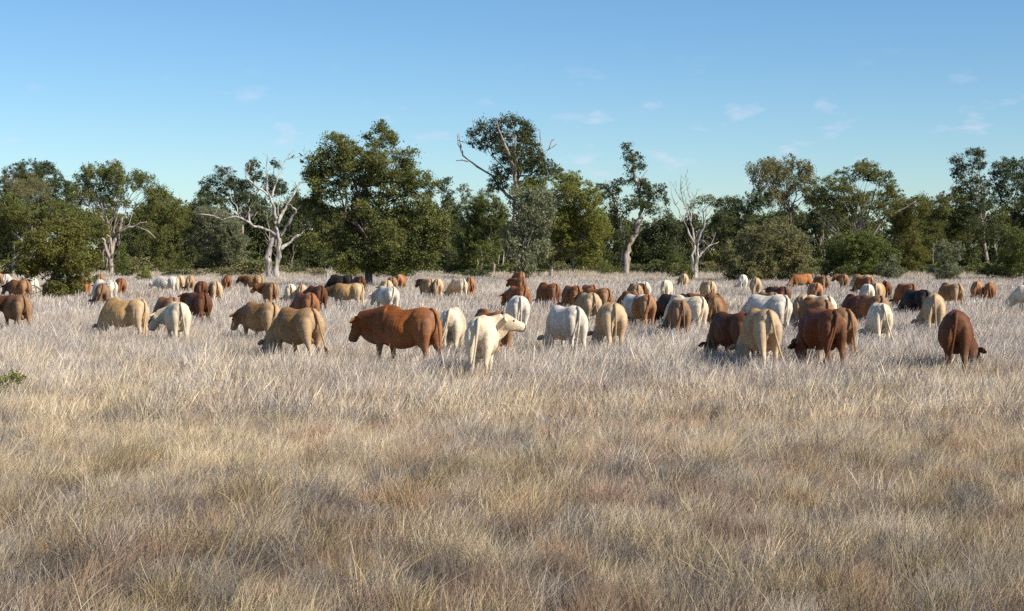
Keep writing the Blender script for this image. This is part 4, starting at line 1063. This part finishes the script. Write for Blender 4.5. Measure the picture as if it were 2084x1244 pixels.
 (419, 454, 572, 'c', 14, 'g0', 'tan', 'fawn cow from behind beside a dark red grazing cow', 1.0, 0),
 (393, 424, 572, 'c', 30, 'g0', 'darkred', 'dark red cow grazing beside the fawn cow from behind', 1.0, None),
 (369, 398, 561, 'c', 14, 'g0', 'gold', 'brownish tan rump near a white grazing cow', 1.0, 0),
 (356, 377, 559, 'c', 14, 'g0', 'tan', 'pale fawn rump touching the white grazing cow broadside', 1.0, None),
 (301, 364, 562, 'c', 74, 'l0', 'white', 'white cow broadside grazing by the small bright yellow green shrub', 1.0, 0),
 (228, 259, 566, 'c', 16, 'g0', 'red', 'red brown rump alone between the warm olive bush and the white broadside cow', 1.0, 0),
 (181, 223, 577, 'c', 26, 'g0', 'brown', 'chestnut rump in front of a white cow beside the warm olive bush', 1.0, 0),
 (178, 241, 569, 'c', 50, 'g0', 'white', 'white cow partly behind the chestnut rump beside the warm olive bush', 1.0, 0),
 (186, 214, 558, 'c', 30, 'g0', 'brown', 'brown back just visible beyond the white cow by the warm olive bush', 1.0, None),
 (122, 186, 566, 'c', 74, 'g0', 'orange', 'orange cow broadside grazing behind the stems of the warm olive bush', 1.0, None),
 (82, 120, 569, 'c', 50, 'l0', 'red', 'red cow with lowered head behind the stems of the warm olive bush', 0.95, None),
 (3, 62, 569, 'c', 66, 'l0', 'brown', 'brown cow with dark red face behind the lone golden brown cow', 1.0, None),
 (44, 80, 565, 'r', 40, 'g0', 'white', 'white cow partly hidden by the warm olive bush and a brown cow', 1.0, None),
 (-14, 10, 556, 'r', 20, 'g0', 'orange', 'orange and tan cow beyond the brown cow with dark red face', 1.0, None),
 (2, 24, 558, 'r', 14, 'g0', 'white', 'white cow right beside the orange and tan cow beyond the bush', 1.0, None),
]
for k, e in enumerate(HERD):
    e = list(e)
    if e[5] == 'g0': e[5] = ('g0', 'h0', 'h1', 'h2')[k % 4]
    cow(*e[:8], scale=e[8], tail=e[9])

# ------------------------------------------------------------------ dry grass
def tuft_mesh(name, rng, n, h0, h1, width, spread, lean, curl=0.35, seg=3, heads=0.0):
    V, Q, T, tone = [], [], [], []
    for _ in range(n):
        h = rng.uniform(h0, h1)
        a, r = rng.uniform(0, 6.28), spread * math.sqrt(rng.random())
        b = np.array([math.cos(a) * r, math.sin(a) * r, -0.02])
        d = np.array([lean + rng.normal() * 0.30 + math.cos(a) * 0.18, rng.normal() * 0.28 + math.sin(a) * 0.15, 1.0]); d /= np.linalg.norm(d)
        cv = np.array([rng.normal() * 0.25 + lean * 0.9, rng.normal() * 0.25, -0.25]) * curl * (0.5 + rng.random())
        wa = rng.uniform(0, math.pi); wv = np.array([math.cos(wa), math.sin(wa) * 0.6, 0])
        tn = rng.uniform(0.55, 1.35); wr = rng.uniform(-0.07, 0.07)
        c3 = (tn * (1 + wr), tn, tn * (1 - wr * 1.3))
        i0 = len(V)
        w0 = width * rng.uniform(0.6, 1.3)
        for k in range(seg + 1):
            t = k / seg
            p = b + d * h * t + cv * h * t * t
            w = w0 * (1 - 0.75 * t)
            if heads and t > 0.6 and rng.random() < heads: w = w0 * 1.7 * (1.2 - t)
            V.append(p - wv * w * 0.5); V.append(p + wv * w * 0.5)
            tone += [c3, c3]
        for k in range(seg): Q.append((i0 + 2 * k, i0 + 2 * k + 1, i0 + 2 * k + 3, i0 + 2 * k + 2))
    me = mesh_np(name, V, quads=Q, attrs={'tone': ('FLOAT_VECTOR', tone)})
    me.materials.append(GRASS)
    return me

def twig_mesh(name, rng, n, h0, h1, w):
    """dead forb: stiff forking grey twigs"""
    V, Q, tone = [], [], []
    def stick(p, d, L, w0, lev):
        q = p + d * L
        for sv in (np.array([1, 0, 0]), np.array([0, 1, 0])):
            i0 = len(V); V.extend([p - sv * w0 * .5, p + sv * w0 * .5, q + sv * w0 * .3, q - sv * w0 * .3]); tone.extend([(tn,) * 3] * 4); Q.append((i0, i0 + 1, i0 + 2, i0 + 3))
        if lev:
            for _ in range(2):
                e = d + rng.normal(size=3) * 0.38; e[2] = abs(e[2]) * 0.9; e /= np.linalg.norm(e)
                stick(p + d * L * rng.uniform(0.5, 1.0), e, L * rng.uniform(0.5, 0.8), w0 * 0.65, lev - 1)
    for _ in range(n):
        tn = rng.uniform(0.7, 1.2)
        a = rng.uniform(0, 6.28); d = np.array([math.cos(a) * 0.5, math.sin(a) * 0.5, 1.0]); d /= np.linalg.norm(d)
        stick(np.array([math.cos(a) * 0.04, math.sin(a) * 0.04, 0.0]), d, rng.uniform(h0, h1) * 0.5, w, 3)
    me = mesh_np(name, V, quads=Q, attrs={'tone': ('FLOAT_VECTOR', tone)})
    me.materials.append(GRASS)
    return me

tufts = bpy.data.collections.new('grass_tufts')            # source shapes, not linked into the scene
gr = np.random.default_rng(99)
def add_tuft(i, me):
    o = bpy.data.objects.new('tuft_%02d' % i, me); tufts.objects.link(o)
for i in range(6): add_tuft(i, tuft_mesh('tuft', gr, 48, 0.12, 0.43, 0.0052, 0.11, 0.16, 0.65, 4, 0.3))
for i in range(6, 8): add_tuft(i, tuft_mesh('tuft', gr, 26, 0.28, 0.54, 0.0050, 0.09, 0.30, 0.95, 5, 0.4))
for i in range(8, 10): add_tuft(i, tuft_mesh('tuft', gr, 95, 0.10, 0.34, 0.0060, 0.13, 0.03, 0.45, 3))
for i in range(10, 12): add_tuft(i, twig_mesh('tuft', gr, 9, 0.35, 0.55, 0.008))
for i in range(12, 17): add_tuft(i, tuft_mesh('tuft', gr, 46, 0.24, 0.58, 0.011, 0.24, 0.18, 0.45, 3, 0.25))
for i in range(17, 19): add_tuft(i, tuft_mesh('tuft', gr, 90, 0.15, 0.42, 0.012, 0.30, 0.05, 0.35, 3))
for i in range(19, 23): add_tuft(i, tuft_mesh('tuft', gr, 54, 0.24, 0.55, 0.026, 0.65, 0.14, 0.4, 2))

def cells(x, y, size, seed):
    """nearest tussock centre of a jittered grid: distance (in cells) and four random numbers of that tussock"""
    r = np.random.default_rng(seed).random((512, 512, 6)).astype(np.float32)
    u, v = x / size + 200, y / size
    iu, iv = np.floor(u).astype(int), np.floor(v).astype(int)
    best = np.full(len(x), 9.0); rnd = np.zeros((len(x), 4), dtype=np.float32)
    for a in (-1, 0, 1):
        for b in (-1, 0, 1):
            c = r[(iu + a) % 512, (iv + b) % 512]
            dd = np.hypot(iu + a + c[:, 0] - u, iv + b + c[:, 1] - v)
            m = dd < best
            best = np.where(m, dd, best); rnd[m] = c[m][:, 2:]
    return best, rnd

def scatter(y0, y1, dens0, dens1, margin=3.0, widen=1.22):
    half1 = 0.5 * W_PX / F_PX * widen
    n = int(max(dens0, dens1) * ((half1 * y1 + margin) * 2) * (y1 - y0))
    y = RNG.uniform(y0, y1, n); x = RNG.uniform(-1, 1, n) * (half1 * y1 + margin)
    keep = np.abs(x) < half1 * y + margin
    t = (y - y0) / (y1 - y0)
    keep &= RNG.random(n) < (dens0 + (dens1 - dens0) * t) / max(dens0, dens1)
    return x[keep], y[keep]

STRAW, PALE, GREY, RUST, OCHRE = np.array([0.63, 0.505, 0.325]), np.array([0.575, 0.51, 0.45]), np.array([0.17, 0.15, 0.145]), np.array([0.40, 0.235, 0.15]), np.array([0.46, 0.34, 0.155])
def lay_grass():
    P, IDX, SCL, ROT, TINT = [], [], [], [], []
    for lod, (y0, y1, d0, d1) in enumerate([(8.0, 24.0, 66, 60), (24.0, 62.0, 32, 18), (62.0, 262.0, 5.0, 1.3)]):
        x, y = scatter(y0, y1, d0, d1)
        dist, h = cells(x, y * 0.8, 0.40 if lod < 2 else 1.1, 21)
        if lod < 2:
            keep = RNG.random(len(x)) < np.clip(1.45 - 1.55 * dist, 0.10, 1.0)
            x, y, dist, h = x[keep], y[keep], dist[keep], h[keep]
        n = len(x)
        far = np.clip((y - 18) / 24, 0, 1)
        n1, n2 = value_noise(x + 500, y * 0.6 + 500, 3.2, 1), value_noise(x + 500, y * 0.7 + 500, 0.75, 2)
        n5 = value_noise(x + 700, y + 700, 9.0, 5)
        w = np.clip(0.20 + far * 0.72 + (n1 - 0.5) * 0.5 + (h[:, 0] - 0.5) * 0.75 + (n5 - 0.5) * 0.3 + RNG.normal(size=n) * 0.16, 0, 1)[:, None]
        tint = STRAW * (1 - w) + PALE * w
        p_dark = 0.10 + 0.15 * np.clip((21 - y) / 8, 0, 1) - 0.035 * far + 0.12 * (n1 - 0.5)
        dark = (h[:, 1] < p_dark) * (0.95 - 0.25 * far)
        rust = (h[:, 1] > 0.905 - 0.10 * (n5 > 0.55)) * (0.85 - 0.35 * far)
        tint = tint * (1 - dark[:, None] * 0.85) + GREY * dark[:, None] * 0.85
        tint = tint * (1 - rust[:, None] * 0.75) + RUST * rust[:, None] * 0.75
        och = ((h[:, 2] > 0.86) & (y < 20))[:, None] * 0.5
        tint = tint * (1 - och) + OCHRE * och
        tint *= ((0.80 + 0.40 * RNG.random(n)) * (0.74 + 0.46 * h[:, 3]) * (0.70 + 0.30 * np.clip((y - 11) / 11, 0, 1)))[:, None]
        sc = (0.85 + 0.30 * n1) * (0.82 + 0.36 * RNG.random(n)) * (0.72 + 0.55 * h[:, 2]) * (1.0 + 0.10 * far) * (1.1 - 0.25 * np.minimum(dist, 1.0))
        if lod == 0:
            idx = RNG.integers(0, 6, n)
            idx = np.where(RNG.random(n) < 0.10 + 0.14 * (n1 > 0.55), RNG.integers(6, 8, n), idx)
            tint[idx >= 6] *= np.array([1.10, 1.06, 0.95])
            idx = np.where((dark > 0.4) | (rust > 0.5), np.where(RNG.random(n) < 0.6, RNG.integers(8, 10, n), idx), idx)
            tw = RNG.random(n) < 0.007
            idx = np.where(tw, RNG.integers(10, 12, n), idx)
            tint[tw] = np.array([0.40, 0.365, 0.34]) * (0.5 + 0.6 * RNG.random(tw.sum()))[:, None]
        elif lod == 1:
            idx = np.where((dark > 0.4) | (rust > 0.5), RNG.integers(17, 19, n), RNG.integers(12, 17, n))
        else:
            idx = RNG.integers(19, 23, n)
            warm = np.clip((y - 150) / 60, 0, 1)[:, None] * 0.5                     # yellower tall grass along the wood
            tint = tint * (1 - warm) + np.array([0.60, 0.49, 0.31]) * warm
            sc = sc * (1 + 0.35 * (y > 185))
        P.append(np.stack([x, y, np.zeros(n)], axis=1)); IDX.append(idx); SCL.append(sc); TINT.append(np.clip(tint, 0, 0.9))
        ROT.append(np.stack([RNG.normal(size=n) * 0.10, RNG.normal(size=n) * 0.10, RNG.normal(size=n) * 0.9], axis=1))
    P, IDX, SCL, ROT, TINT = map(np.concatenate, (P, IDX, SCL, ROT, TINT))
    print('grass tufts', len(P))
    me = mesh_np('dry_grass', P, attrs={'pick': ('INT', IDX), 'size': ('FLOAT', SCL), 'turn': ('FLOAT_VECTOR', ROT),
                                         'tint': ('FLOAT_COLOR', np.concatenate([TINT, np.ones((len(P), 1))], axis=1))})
    o = link('grass', me)
    tag(o, 'tall dry straw and grey mauve grass covering the whole paddock', 'grass', kind='stuff')
    ng = bpy.data.node_groups.new('grass_scatter', 'GeometryNodeTree')
    ng.interface.new_socket('Geometry', in_out='INPUT', socket_type='NodeSocketGeometry')
    ng.interface.new_socket('Geometry', in_out='OUTPUT', socket_type='NodeSocketGeometry')
    N, L = ng.nodes, ng.links
    gi, go = N.new('NodeGroupInput'), N.new('NodeGroupOutput')
    ci = N.new('GeometryNodeCollectionInfo'); ci.inputs['Collection'].default_value = tufts
    ci.inputs['Separate Children'].default_value = True; ci.inputs['Reset Children'].default_value = True
    ip = N.new('GeometryNodeInstanceOnPoints'); ip.inputs['Pick Instance'].default_value = True
    def named(nm, typ):
        a = N.new('GeometryNodeInputNamedAttribute'); a.data_type = typ; a.inputs['Name'].default_value = nm
        return next(s for s in a.outputs if s.enabled and s.name == 'Attribute')
    L.new(gi.outputs[0], ip.inputs['Points']); L.new(ci.outputs[0], ip.inputs['Instance'])
    L.new(named('pick', 'INT'), ip.inputs['Instance Index'])
    L.new(named('turn', 'FLOAT_VECTOR'), ip.inputs['Rotation'])
    L.new(named('size', 'FLOAT'), ip.inputs['Scale'])
    L.new(ip.outputs[0], go.inputs[0])
    md = o.modifiers.new('scatter', 'NODES'); md.node_group = ng
    return o
lay_grass()
